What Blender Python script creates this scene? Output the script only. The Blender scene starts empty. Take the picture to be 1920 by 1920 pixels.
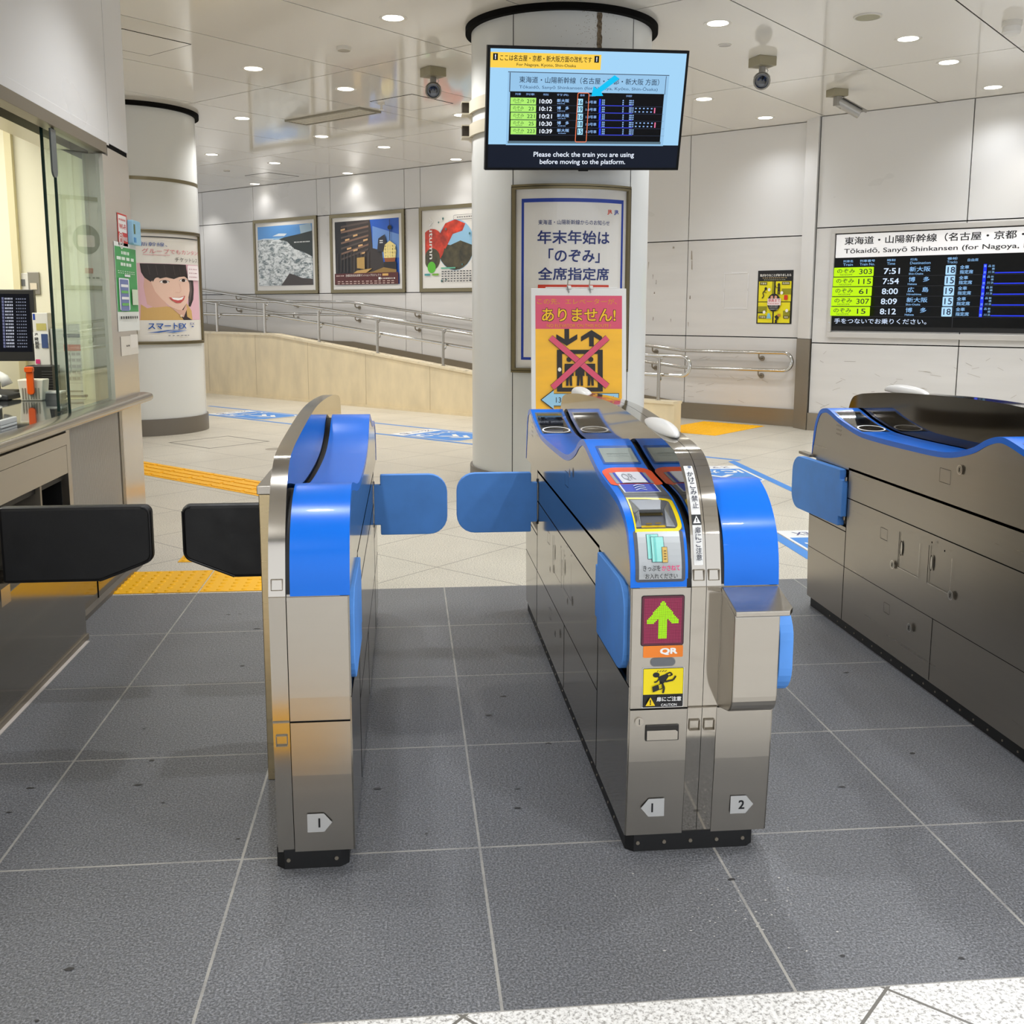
import bpy, bmesh, math, random
from mathutils import Vector, Matrix
random.seed(4)
C = bpy.context.scene.collection
sc = bpy.context.scene
PI = math.pi
# ------------------------------------------------------------------ camera
CAM = Vector((-.1719, -1.845, 1.371)); PITCH, YAW, ROLL = .1512, .1016, .0027
FPX, CX, CY = 1936.5, 960., 874.7
_f = Vector((math.sin(YAW)*math.cos(PITCH), math.cos(YAW)*math.cos(PITCH), -math.sin(PITCH)))
_r = Vector((math.cos(YAW), -math.sin(YAW), 0)); _u = _r.cross(_f)
_r2 = math.cos(ROLL)*_r + math.sin(ROLL)*_u; _u2 = -math.sin(ROLL)*_r + math.cos(ROLL)*_u
cam = bpy.data.objects.new('camera', bpy.data.cameras.new('camera')); C.objects.link(cam)
cam.matrix_world = Matrix(((_r2.x, _u2.x, -_f.x, CAM.x), (_r2.y, _u2.y, -_f.y, CAM.y), (_r2.z, _u2.z, -_f.z, CAM.z), (0, 0, 0, 1)))
cam.data.sensor_fit = 'HORIZONTAL'; cam.data.sensor_width = 36
cam.data.lens = FPX/1920*36; cam.data.shift_y = -(960-CY)/1920; cam.data.clip_start = .02
sc.camera = cam
# ------------------------------------------------------------------ world, exposure
w = bpy.data.worlds.new('world'); sc.world = w; w.use_nodes = True
w.node_tree.nodes['Background'].inputs[0].default_value = (.94, .975, 1.03, 1)
w.node_tree.nodes['Background'].inputs[1].default_value = 1.5
sc.view_settings.view_transform = 'Standard'; sc.view_settings.look = 'None'
sc.view_settings.exposure = .1; sc.view_settings.gamma = 1; sc.view_settings.use_curve_mapping = False
sc.cycles.use_denoising = True; sc.cycles.max_bounces = 8; sc.cycles.transparent_max_bounces = 12
sc.cycles.sample_clamp_indirect = 4; sc.cycles.caustics_reflective = False; sc.cycles.caustics_refractive = False
LAMP_W = 88.0
def spot(name, x, y, z, watt, size=2.5, col=(.955, .985, 1.03), blend=.7, soft=.06):
    l = bpy.data.lights.new(name, 'SPOT'); l.energy = watt; l.spot_size = size; l.spot_blend = blend; l.color = col; l.shadow_soft_size = soft
    o = bpy.data.objects.new(name, l); C.objects.link(o); o.location = (x, y, z); return o
CEIL = 3.487
# the same downlights carry on over the concourse behind the photographer
for k, (x, y) in enumerate([(-1.6, -3.2), (.8, -3.4), (3.0, -3.1), (-3.6, -1.0), (1.6, -1.0), (3.9, -.8), (-.6, .6), (2.6, 1.2), (4.6, 1.6),
                            (-.9, 3.4), (1.4, 3.3), (3.4, 3.6), (5.6, 4.4), (-.4, -5.6), (2.6, -5.4)]):
    spot('downlight_lamp', x, y, CEIL-.05, LAMP_W, 1.9 if x < -.5 and y > 0 else 2.5)
# ------------------------------------------------------------------ maths
A = Vector((-.70710678, .70710678, 0)); B = Vector((.70710678, .70710678, 0)); Z = Vector((0, 0, 1))
def W(s, d, z=0): return A*s + B*d + Z*z
def ray(u, v): return _r2*((u-CX)/FPX) - _u2*((v-CY)/FPX) + _f
def at(u, v, X=None, Y=None, Zz=None):
    r = ray(u, v)
    t = (X-CAM.x)/r.x if X is not None else (Y-CAM.y)/r.y if Y is not None else (Zz-CAM.z)/r.z
    return CAM + r*t
def lin(r, g, b): return tuple((x/255/12.92 if x/255 <= .04045 else ((x/255+.055)/1.055)**2.4) for x in (r, g, b))
# ------------------------------------------------------------------ materials
MT = {}
def nd(m, t, **k):
    n = m.node_tree.nodes.new(t)
    for a, b in k.items(): setattr(n, a, b)
    return n
def mat(name, rgb, rough=.5, metal=0, emit=None, es=0, spec=.5, coat=0, noise=None, bump=None, alpha=None):
    if name in MT: return MT[name]
    m = bpy.data.materials.new(name); m.use_nodes = True; MT[name] = m
    b = m.node_tree.nodes['Principled BSDF']; L = m.node_tree.links
    c = lin(*rgb)
    b.inputs['Base Color'].default_value = (*c, 1); b.inputs['Roughness'].default_value = rough
    b.inputs['Metallic'].default_value = metal; b.inputs['Specular IOR Level'].default_value = spec
    b.inputs['Coat Weight'].default_value = coat
    if emit: b.inputs['Emission Color'].default_value = (*lin(*emit), 1); b.inputs['Emission Strength'].default_value = es
    if noise:   # (scale vector, amount colour, amount roughness)
        tc = nd(m, 'ShaderNodeTexCoord'); mp = nd(m, 'ShaderNodeMapping'); mp.inputs['Scale'].default_value = noise[0]
        nz = nd(m, 'ShaderNodeTexNoise'); nz.inputs['Scale'].default_value = 1; nz.inputs['Detail'].default_value = 4
        L.new(tc.outputs['Object'], mp.inputs[0]); L.new(mp.outputs[0], nz.inputs['Vector'])
        mr = nd(m, 'ShaderNodeMapRange'); mr.inputs[1].default_value = .3; mr.inputs[2].default_value = .7
        mr.inputs[3].default_value = 1-noise[1]; mr.inputs[4].default_value = 1+noise[1]
        L.new(nz.outputs['Fac'], mr.inputs[0])
        vm = nd(m, 'ShaderNodeVectorMath', operation='SCALE'); vm.inputs[0].default_value = c
        L.new(mr.outputs[0], vm.inputs['Scale']); L.new(vm.outputs[0], b.inputs['Base Color'])
        mq = nd(m, 'ShaderNodeMapRange'); mq.inputs[1].default_value = .3; mq.inputs[2].default_value = .7
        mq.inputs[3].default_value = max(.02, rough-noise[2]); mq.inputs[4].default_value = rough+noise[2]
        L.new(nz.outputs['Fac'], mq.inputs[0]); L.new(mq.outputs[0], b.inputs['Roughness'])
        if bump:
            bp = nd(m, 'ShaderNodeBump'); bp.inputs['Strength'].default_value = bump[0]; bp.inputs['Distance'].default_value = bump[1]
            L.new(nz.outputs['Fac'], bp.inputs['Height']); L.new(bp.outputs[0], b.inputs['Normal'])
    return m
def flat(r, g, b, rough=.45): return mat('print_%d_%d_%d' % (r, g, b), (r, g, b), rough)
def glow(r, g, b, s=1.0): return mat('glow_%d_%d_%d_%d' % (r, g, b, int(s*100)), (2, 2, 2), .3, emit=(r, g, b), es=s, spec=.12)
STEEL = mat('brushed_steel', (176, 170, 160), .24, 1, noise=((2, 2, 300), .02, .03))
STEELV = mat('brushed_steel_front', (178, 172, 162), .3, 1, noise=((3, 3, 40), .012, .012))
SIDE = mat('polished_side_steel', (146, 141, 132), .12, 1, noise=((2, 1.5, 200), .02, .02))
SIDE2 = mat('worn_side_steel', (164, 158, 148), .3, 1, noise=((1.2, .8, 40), .02, .03))
FIN = mat('mirror_steel', (176, 170, 160), .07, 1)
CHROME = mat('chrome', (205, 203, 198), .12, 1)
DSTEEL = mat('dark_steel', (150, 141, 126), .42, .75, noise=((2, 2, 90), .02, .02))
OLIVE = mat('bronze_frame', (128, 118, 92), .38, .85)
SKIRT = mat('skirt_metal', (120, 114, 106), .42, .5)
BLUE = mat('gate_blue', (0, 114, 232), .27, spec=.3, coat=.08)
PAD = mat('blue_pad', (94, 160, 244), .6, noise=((9, 9, 9), .07, .05))
BLK = mat('matt_black', (14, 14, 15), .55)
GAP = mat('joint_black', (14, 13, 12), .9, spec=.1)
LEATHER = mat('black_leather', (15, 15, 17), .5, noise=((14, 14, 14), .25, .08), bump=(.3, .004))
WALLW = mat('wall_enamel', (224, 222, 219), .28, noise=((.5, .5, .8), .01, .008))
WALLB = mat('wall_enamel_worn', (218, 215, 211), .35, noise=((1.2, 1.2, 9), .03, .03))
CEILM = mat('ceiling_enamel', (238, 234, 226), .07, spec=.7, noise=((.25, .25, .25), .01, .008))
COLM = mat('column_enamel', (218, 219, 216), .3, noise=((.7, .7, 1.0), .01, .01))
PAPER = mat('poster_paper', (226, 222, 214), .35, coat=.6)
WHITEP = mat('white_plastic', (232, 230, 226), .3)
IVORY = mat('office_wall', (238, 234, 214), .6)
GLASSBLK = mat('black_glass', (18, 19, 22), .06, coat=1)
YEL = mat('tactile_yellow', (252, 186, 0), .5, spec=.3)
DGREY = mat('dark_grey_plastic', (92, 94, 100), .35)
SGREY = mat('silver_plastic', (158, 162, 168), .28, .6)
def glassmat():
    m = bpy.data.materials.new('window_glass'); m.use_nodes = True; n = m.node_tree.nodes; L = m.node_tree.links; n.clear()
    o = n.new('ShaderNodeOutputMaterial'); mx = n.new('ShaderNodeMixShader'); t = n.new('ShaderNodeBsdfTransparent'); g = n.new('ShaderNodeBsdfGlossy')
    t.inputs[0].default_value = (.93, .975, .95, 1); g.inputs['Roughness'].default_value = .01; g.inputs[0].default_value = (.9, .95, .92, 1)
    fr = n.new('ShaderNodeFresnel'); fr.inputs[0].default_value = 1.5
    ma = n.new('ShaderNodeMath'); ma.operation = 'MULTIPLY_ADD'; ma.inputs[1].default_value = 1.0; ma.inputs[2].default_value = .03
    gm = n.new('ShaderNodeNewGeometry'); iv = n.new('ShaderNodeMath'); iv.operation = 'SUBTRACT'; iv.inputs[0].default_value = 1; L.new(gm.outputs['Backfacing'], iv.inputs[1])
    mu = n.new('ShaderNodeMath'); mu.operation = 'MULTIPLY'; L.new(ma.outputs[0], mu.inputs[0]); L.new(iv.outputs[0], mu.inputs[1])
    L.new(fr.outputs[0], ma.inputs[0]); L.new(mu.outputs[0], mx.inputs[0]); L.new(t.outputs[0], mx.inputs[1]); L.new(g.outputs[0], mx.inputs[2]); L.new(mx.outputs[0], o.inputs[0])
    return m
GLASS = glassmat()
def math_chain(m, op, a, b=None, c=None):
    n = nd(m, 'ShaderNodeMath', operation=op); L = m.node_tree.links
    for i, x in enumerate((a, b, c)):
        if x is None: continue
        if isinstance(x, (int, float)): n.inputs[i].default_value = x
        else: L.new(x, n.inputs[i])
    return n.outputs[0]
def stone(name, base, spk, dark_joint, gridf, rough, spscale=220, jw=.004, bump=.15, mottle=.05, contrast=1.0):
    m = bpy.data.materials.new(name); m.use_nodes = True; L = m.node_tree.links; b = m.node_tree.nodes['Principled BSDF']
    tc = nd(m, 'ShaderNodeTexCoord'); sep = nd(m, 'ShaderNodeSeparateXYZ'); L.new(tc.outputs['Object'], sep.inputs[0])
    X, Y = sep.outputs[0], sep.outputs[1]
    nz = nd(m, 'ShaderNodeTexNoise'); nz.inputs['Scale'].default_value = spscale; nz.inputs['Detail'].default_value = 3; nz.inputs['Roughness'].default_value = .7
    L.new(tc.outputs['Object'], nz.inputs['Vector'])
    cr = nd(m, 'ShaderNodeValToRGB'); e = cr.color_ramp.elements
    e[0].position = .36; e[0].color = (*lin(*spk[0]), 1); e[1].position = .66; e[1].color = (*lin(*spk[1]), 1)
    mid = cr.color_ramp.elements.new(.5); mid.color = (*lin(*base), 1)
    L.new(nz.outputs['Fac'], cr.inputs[0])
    nl = nd(m, 'ShaderNodeTexNoise'); nl.inputs['Scale'].default_value = 1.6; nl.inputs['Detail'].default_value = 5; L.new(tc.outputs['Object'], nl.inputs['Vector'])
    mr = nd(m, 'ShaderNodeMapRange'); mr.inputs[1].default_value = .3; mr.inputs[2].default_value = .7; mr.inputs[3].default_value = 1-mottle; mr.inputs[4].default_value = 1+mottle
    L.new(nl.outputs['Fac'], mr.inputs[0])
    vs = nd(m, 'ShaderNodeVectorMath', operation='SCALE'); L.new(cr.outputs[0], vs.inputs[0]); L.new(mr.outputs[0], vs.inputs['Scale'])
    if gridf[0] == 'diag':
        s = math_chain(m, 'MULTIPLY', math_chain(m, 'SUBTRACT', Y, X), .70710678); d = math_chain(m, 'MULTIPLY', math_chain(m, 'ADD', X, Y), .70710678)
    else: s, d = X, Y
    o1, p1, o2, p2 = gridf[1:]
    j1 = math_chain(m, 'PINGPONG', math_chain(m, 'SUBTRACT', s, o1), p1/2); j2 = math_chain(m, 'PINGPONG', math_chain(m, 'SUBTRACT', d, o2), p2/2)
    j = math_chain(m, 'LESS_THAN', math_chain(m, 'MINIMUM', j1, j2), jw/2)
    nj = nd(m, 'ShaderNodeTexNoise'); nj.inputs['Scale'].default_value = 9; L.new(tc.outputs['Object'], nj.inputs['Vector'])
    j = math_chain(m, 'MULTIPLY', j, math_chain(m, 'SMOOTH_MIN', math_chain(m, 'MULTIPLY', nj.outputs['Fac'], 1.7), 1, .2)) if dark_joint[3] else j
    mx = nd(m, 'ShaderNodeMix', data_type='RGBA'); L.new(j, mx.inputs['Factor']); L.new(vs.outputs[0], mx.inputs['A']); mx.inputs['B'].default_value = (*lin(*dark_joint[:3]), 1)
    L.new(mx.outputs['Result'], b.inputs['Base Color'])
    b.inputs['Roughness'].default_value = rough
    bp = nd(m, 'ShaderNodeBump'); bp.inputs['Strength'].default_value = bump; bp.inputs['Distance'].default_value = .004
    n2 = nd(m, 'ShaderNodeTexNoise'); n2.inputs['Scale'].default_value = 75; n2.inputs['Detail'].default_value = 4; L.new(tc.outputs['Object'], n2.inputs['Vector'])
    L.new(n2.outputs['Fac'], bp.inputs['Height']); L.new(bp.outputs[0], b.inputs['Normal'])
    return m
# ------------------------------------------------------------------ mesh helpers
def link(name, bm, mats, parent=None, smooth=False, bevel=0):
    me = bpy.data.meshes.new(name); bm.normal_update(); bm.to_mesh(me); bm.free()
    for m in (mats if isinstance(mats, (list, tuple)) else [mats]): me.materials.append(m)
    o = bpy.data.objects.new(name, me); C.objects.link(o)
    if smooth:
        for p in me.polygons: p.use_smooth = True
        if smooth != 'all':
            try: me.set_sharp_from_angle(angle=.6)
            except Exception: pass
    if bevel:
        md = o.modifiers.new('bevel', 'BEVEL'); md.width = bevel; md.segments = 2; md.limit_method = 'ANGLE'; md.angle_limit = .6
    if parent is not None:
        o.parent = parent; o.matrix_parent_inverse = parent.matrix_basis.inverted()
    return o
def tag(o, label=None, cat=None, group=None, kind=None):
    if label: o['label'] = label
    if cat: o['category'] = cat
    if group: o['group'] = group
    if kind: o['kind'] = kind
    return o
def thing(name, label, cat, loc=(0, 0, 0), group=None, kind=None, rz=0):
    o = bpy.data.objects.new(name, None); C.objects.link(o); o.empty_display_size = .1
    o.matrix_basis = Matrix.Translation(Vector(loc)) @ Matrix.Rotation(rz, 4, 'Z')
    return tag(o, label, cat, group, kind)
def dup(root, loc, rz=0, label=None):
    def cp(o, par):
        c = o.copy(); C.objects.link(c)
        if par is not None: c.parent = par
        for ch in list(o.children): cp(ch, c)
        return c
    r = cp(root, None); r.matrix_basis = Matrix.Translation(Vector(loc)) @ Matrix.Rotation(rz, 4, 'Z')
    if label: r['label'] = label
    return r
def BM(): return bmesh.new()
def box(bm, x0, x1, y0, y1, z0, z1, mi=0, M=None):
    vs = [bm.verts.new(Vector(p) if M is None else M @ Vector(p)) for p in ((x0, y0, z0), (x1, y0, z0), (x1, y1, z0), (x0, y1, z0), (x0, y0, z1), (x1, y0, z1), (x1, y1, z1), (x0, y1, z1))]
    for f in ((3, 2, 1, 0), (4, 5, 6, 7), (0, 1, 5, 4), (1, 2, 6, 5), (2, 3, 7, 6), (3, 0, 4, 7)):
        bm.faces.new([vs[i] for i in f]).material_index = mi
def prism(bm, pts, fn, a, b, mi=0):
    """extrude polygon pts (2D) between a and b; fn(p, q, t) -> 3D"""
    n = len(pts); v0 = [bm.verts.new(fn(p[0], p[1], a)) for p in pts]; v1 = [bm.verts.new(fn(p[0], p[1], b)) for p in pts]
    bm.faces.new(v0).material_index = mi; bm.faces.new(v1[::-1]).material_index = mi
    for i in range(n):
        bm.faces.new([v0[i], v1[i], v1[(i+1) % n], v0[(i+1) % n]]).material_index = mi
def fixn(bm): bmesh.ops.recalc_face_normals(bm, faces=bm.faces[:])
def tube(bm, pts, r, n=12, caps=True, mi=0):
    pts = [Vector(p) for p in pts]; rings = []; up = None
    for i, p in enumerate(pts):
        t = (pts[min(i+1, len(pts)-1)]-pts[max(i-1, 0)]).normalized()
        if up is None: up = t.orthogonal().normalized()
        up = (up - t*up.dot(t)).normalized(); s = t.cross(up)
        rr = r[i] if isinstance(r, (list, tuple)) else r
        rings.append([bm.verts.new(p + (up*math.cos(2*PI*k/n)+s*math.sin(2*PI*k/n))*rr) for k in range(n)])
    for a, b in zip(rings, rings[1:]):
        for k in range(n): bm.faces.new([a[k], a[(k+1) % n], b[(k+1) % n], b[k]]).material_index = mi
    if caps: bm.faces.new(rings[0][::-1]).material_index = mi; bm.faces.new(rings[-1]).material_index = mi
def lathe(bm, prof, c=(0, 0, 0), n=48, mi=0, a0=0, a1=2*PI, M=None):
    full = abs(a1-a0-2*PI) < 1e-6; m = n if full else n+1; rings = []
    for r, z in prof:
        ring = []
        for k in range(m):
            a = a0+(a1-a0)*k/n; p = Vector((r*math.cos(a), r*math.sin(a), z))
            ring.append(bm.verts.new((M @ p if M else p) + Vector(c)))
        rings.append(ring)
    for a, b in zip(rings, rings[1:]):
        for k in range(n if full else m-1):
            bm.faces.new([a[k], a[(k+1) % m], b[(k+1) % m], b[k]]).material_index = mi
    return rings
def arc(cx, cy, r, a0, a1, n=8): return [(cx+r*math.cos(math.radians(a0+(a1-a0)*i/n)), cy+r*math.sin(math.radians(a0+(a1-a0)*i/n))) for i in range(n+1)]
def rrpts(x0, y0, x1, y1, r, n=5):
    r = min(r, (x1-x0)/2, (y1-y0)/2)
    return arc(x1-r, y0+r, r, -90, 0, n)+arc(x1-r, y1-r, r, 0, 90, n)+arc(x0+r, y1-r, r, 90, 180, n)+arc(x0+r, y0+r, r, 180, 270, n)
# ------------------------------------------------------------------ prints: 2D artwork laid on a surface, one mesh
class Art:
    def __init__(s, eps=.0004): s.bm = BM(); s.mats = []; s.k = 0; s.eps = eps
    def mi(s, m):
        if m not in s.mats: s.mats.append(m)
        return s.mats.index(m)
    def up(s): s.k += 1; return s.k*s.eps
    def poly(s, pts, m, same=False):
        z = s.k*s.eps if same else s.up()
        ar = sum(pts[i][0]*pts[(i+1) % len(pts)][1]-pts[(i+1) % len(pts)][0]*pts[i][1] for i in range(len(pts)))
        if ar < 0: pts = pts[::-1]
        s.bm.faces.new([s.bm.verts.new((p[0], p[1], z)) for p in pts]).material_index = s.mi(m); return s
    def rect(s, x0, y0, x1, y1, m, same=False): return s.poly([(x0, y0), (x1, y0), (x1, y1), (x0, y1)], m, same)
    def rr(s, x0, y0, x1, y1, r, m): return s.poly(rrpts(x0, y0, x1, y1, r), m)
    def ell(s, cx, cy, rx, ry, m, n=28, same=False): return s.poly([(cx+rx*math.cos(2*PI*i/n), cy+ry*math.sin(2*PI*i/n)) for i in range(n)], m, same)
    def loop(s, outer, inner, m):
        z = s.up(); i = s.mi(m); a = [s.bm.verts.new((*p, z)) for p in outer]; b = [s.bm.verts.new((*p, z)) for p in inner]; n = len(a)
        for k in range(n): s.bm.faces.new([a[k], a[(k+1) % n], b[(k+1) % n], b[k]]).material_index = i
        return s
    def ring(s, cx, cy, rx, ry, t, m, n=36):
        f = lambda a, b: [(cx+a*math.cos(2*PI*i/n), cy+b*math.sin(2*PI*i/n)) for i in range(n)]
        return s.loop(f(rx, ry), f(rx-t, ry-t), m)
    def frame(s, x0, y0, x1, y1, r, t, m): return s.loop(rrpts(x0, y0, x1, y1, r), rrpts(x0+t, y0+t, x1-t, y1-t, max(r-t, .0001)), m)
    def line(s, p, q, w, m, same=False):
        p, q = Vector(p), Vector(q); d = (q-p).normalized(); n = Vector((-d.y, d.x))*w/2
        return s.poly([tuple(p-n), tuple(q-n), tuple(q+n), tuple(p+n)], m, same)
    def path(s, pts, w, m):
        s.up()
        for p, q in zip(pts, pts[1:]): s.line(p, q, w, m, True)
        return s
    def dashes(s, x0, x1, y, h, m, n=8, gap=.25, rnd=None):
        """rows of marks standing in for print too small to read"""
        rnd = rnd or random.Random(int((x0+y)*9999) & 0xffff); s.up(); wd = (x1-x0)/n
        for i in range(n):
            ww = wd*(1-gap)*(.6+.4*rnd.random()); s.rect(x0+i*wd, y, x0+i*wd+ww, y+h, m, True)
        return s
    def text(s, t, x0, y0, x1, y1, m, bold=0, rot=0, keep=False, shear=0):
        vs, fs = glyphs(t, bold)
        if not vs: return s
        ax0 = min(v[0] for v in vs); ax1 = max(v[0] for v in vs); ay0 = min(v[1] for v in vs); ay1 = max(v[1] for v in vs)
        z = s.up(); i = s.mi(m); sx = (x1-x0)/max(ax1-ax0, 1e-6); sy = (y1-y0)/max(ay1-ay0, 1e-6)
        if keep:
            k = min(sx, sy); ox = x0+((x1-x0)-(ax1-ax0)*k)/2; oy = y0+((y1-y0)-(ay1-ay0)*k)/2; sx = sy = k
        else: ox, oy = x0, y0
        cx, cy = (x0+x1)/2, (y0+y1)/2; ca, sa = math.cos(rot), math.sin(rot); V = []
        nb = max(1, len(vs)//(4 if bold else 1))
        for kk, v in enumerate(vs):
            px, py = ox+(v[0]-ax0)*sx, oy+(v[1]-ay0)*sy
            px += shear*(py-y0)
            if rot: px, py = cx+(px-cx)*ca-(py-cy)*sa, cy+(px-cx)*sa+(py-cy)*ca
            V.append(s.bm.verts.new((px, py, z+(kk//nb)*6e-5 if bold else z)))
        for f in fs:
            try: s.bm.faces.new([V[k] for k in f]).material_index = i
            except ValueError: pass
        return s
    def vtext(s, t, x, y0, h, step, m, bold=0):
        for k, ch in enumerate(t): s.text(ch, x-h/2, y0-k*step-h, x+h/2, y0-k*step, m, bold, keep=True)
        return s
    def build(s, name, fn, parent=None, cx=(), cy=()):
        for vals, no in ((cx, (1, 0, 0)), (cy, (0, 1, 0))):
            for v in vals:
                g = s.bm.verts[:]+s.bm.edges[:]+s.bm.faces[:]
                bmesh.ops.bisect_plane(s.bm, geom=g, plane_co=Vector(no)*v, plane_no=Vector(no), dist=1e-6)
        for v in s.bm.verts: v.co = fn(*v.co)
        return link(name, s.bm, s.mats, parent)
_G = {}
def glyphs(t, bold=0):
    if (t, bold) in _G: return _G[(t, bold)]
    cu = bpy.data.curves.new('glyph', 'FONT'); cu.body = t; cu.resolution_u = 3
    ob = bpy.data.objects.new('glyph', cu); C.objects.link(ob)
    me = ob.evaluated_get(bpy.context.evaluated_depsgraph_get()).to_mesh()
    r = ([(v.co.x, v.co.y) for v in me.vertices], [tuple(p.vertices) for p in me.polygons])
    if bold:
        n = len(r[0]); v, f = [], []
        for i, (dx, dy) in enumerate(((-bold, -bold), (bold, -bold), (bold, bold), (-bold, bold))):
            v += [(a+dx, b+dy) for a, b in r[0]]; f += [tuple(k+i*n for k in p) for p in r[1]]
        r = (v, f)
    bpy.data.objects.remove(ob); bpy.data.curves.remove(cu); _G[(t, bold)] = r
    return r
def planefn(o, ux, uy):
    o, ux, uy = Vector(o), Vector(ux).normalized(), Vector(uy).normalized(); n = ux.cross(uy).normalized()
    return lambda x, y, z: o+ux*x+uy*y+n*z
def cylfn(c, R, a0):   # x = arc length, centred on angle a0 (degrees from -Y towards +X)
    return lambda x, y, z: Vector((c[0]+(R+z)*math.sin(math.radians(a0)+x/R), c[1]-(R+z)*math.cos(math.radians(a0)+x/R), y))
# ================================================================== SETTING
FL = stone('light_granite', (213, 206, 190), ((146, 138, 124), (232, 225, 210)), (120, 112, 100, 0), ('diag', 1.93, .612, 1.88, .628), .3, spscale=150, jw=.006, bump=.05, mottle=.07)
FN = stone('near_granite', (232, 229, 224), ((150, 146, 140), (246, 244, 240)), (112, 108, 100, 0), ('diag', .05, .612, -.06, .612), .35, spscale=110, jw=.007, bump=.05, mottle=.03)  # pale granite repeated whiter for the strip nearest the camera
FD = stone('dark_granite', (104, 105, 108), ((70, 71, 73), (146, 147, 150)), (172, 168, 160, 1), ('xy', 0, .6, 0, .632), .42, spscale=190, jw=.0065, bump=.55, mottle=.12)
bm = BM()
def quad(bm, x0, x1, y0, y1, z, mi):
    bm.faces.new([bm.verts.new(p) for p in ((x0, y0, z), (x1, y0, z), (x1, y1, z), (x0, y1, z))]).material_index = mi
quad(bm, -14, 14, -9, 0, 0, 2); quad(bm, -14, 14, 0, 3.16, 0, 1); quad(bm, -14, 14, 3.16, 22, 0, 0)
tag(link('floor', bm, [FL, FD, FN]), 'grey granite paving, dark under the gates and pale diagonal beyond', kind='structure')
# ceiling: enamelled panels on a 45 degree grid
bm = BM(); g = .012; box(bm, -18, 18, -6, 24, CEIL+.0045, CEIL+.05, 1)
for i in range(-9, 16):
    for j in range(-5, 6):
        s0 = 2.42+1.212*i; d0 = 2.31+2.85*j; c = W(s0+.6, d0+1.4)
        if not (-12 < c.x < 12 and -5.5 < c.y < 22): continue
        prism(bm, [(s0+g/2, d0+g/2), (s0+1.212-g/2, d0+g/2), (s0+1.212-g/2, d0+2.85-g/2), (s0+g/2, d0+2.85-g/2)], lambda a, b, t: W(a, b, t), CEIL, CEIL+.004)
fixn(bm); tag(link('ceiling', bm, [CEILM, GAP]), 'glossy white panelled ceiling with dark diagonal joints', kind='structure')
# diagonal walls, panelled
def panels(name, d, depth, ss, zs, mat_of, label, off=0):
    bm = BM(); g = .012
    prism(bm, [(ss[0], d+.03), (ss[-1], d+.03), (ss[-1], d+depth), (ss[0], d+depth)], lambda a, b, t: W(a, b, t), zs[0], zs[-1], 1)
    mats = [WALLW, GAP, WALLB]
    for a, b in zip(ss, ss[1:]):
        for z0, z1 in zip(zs, zs[1:]):
            prism(bm, [(a+g/2, d), (b-g/2, d), (b-g/2, d+.03), (a+g/2, d+.03)], lambda p, q, t: W(p, q, t), z0+g/2, z1-g/2, mat_of(z0))
    fixn(bm); return tag(link(name, bm, mats, bevel=0), label, kind='structure')
wm = lambda z: 2 if z < 2 else 0
panels('wall_back', 10.15, .3, [3.9, 5.426, 7.15], [-.1, 1.045, 2.22, CEIL], lambda z: 2 if z < 1.1 else 0, 'white panelled wall above the foot of the ramp')
panels('wall_back', 10.15, .3, [7.15, 8.01, 8.35, 10.056, 10.397, 12.108, 12.44, 14.145, 15.66, 15.9, 17.6, 19.3, 21], [-.1, 1.622, 2.888, CEIL], lambda z: 2 if z < 1.1 else 0, 'white panelled wall behind the framed posters')
panels('wall_right', 9.93, .5, [-6, -4.2, -2.4, -1.1, .5, 2.06, 3.67], [-.1, 1.0, 2.28, CEIL], wm, 'white panelled wall holding the timetable board')
# pilaster between the two walls
bm = BM(); prism(bm, [(3.68, 9.9), (3.895, 10.06), (3.895, 10.3), (3.68, 10.3)], lambda a, b, t: W(a, b, t), 1.045, CEIL)
fixn(bm); tag(link('trim_1', bm, WALLW), kind='structure')
bm = BM(); prism(bm, [(3.675, 9.895), (3.9, 10.05), (3.9, 10.3), (3.675, 10.3)], lambda a, b, t: W(a, b, t), 0, 1.04)
fixn(bm); tag(link('trim_2', bm, DSTEEL), kind='structure')
# baseboards (back one climbs with the ramp)
def strip(name, pts, d0, d1, h, m):
    bm = BM()
    for (s0, z0), (s1, z1) in zip(pts, pts[1:]):
        vs = [W(s0, d0, z0), W(s1, d0, z1), W(s1, d0, z1+h), W(s0, d0, z0+h), W(s0, d1, z0), W(s1, d1, z1), W(s1, d1, z1+h), W(s0, d1, z0+h)]
        v = [bm.verts.new(p) for p in vs]
        for f in ((0, 1, 2, 3), (7, 6, 5, 4), (0, 4, 5, 1), (3, 2, 6, 7), (0, 3, 7, 4), (1, 5, 6, 2)): bm.faces.new([v[i] for i in f])
    fixn(bm); return tag(link(name, bm, m), kind='structure')
strip('baseboard_back', [(3.9, 0), (5.4, 0), (11.6, .635), (12.2, .635), (15.6, .875), (20, 1.3)], 10.125, 10.16, .205, DSTEEL)
strip('baseboard_right', [(-6, 0), (3.67, 0)], 9.905, 9.94, .2, DSTEEL)
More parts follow.
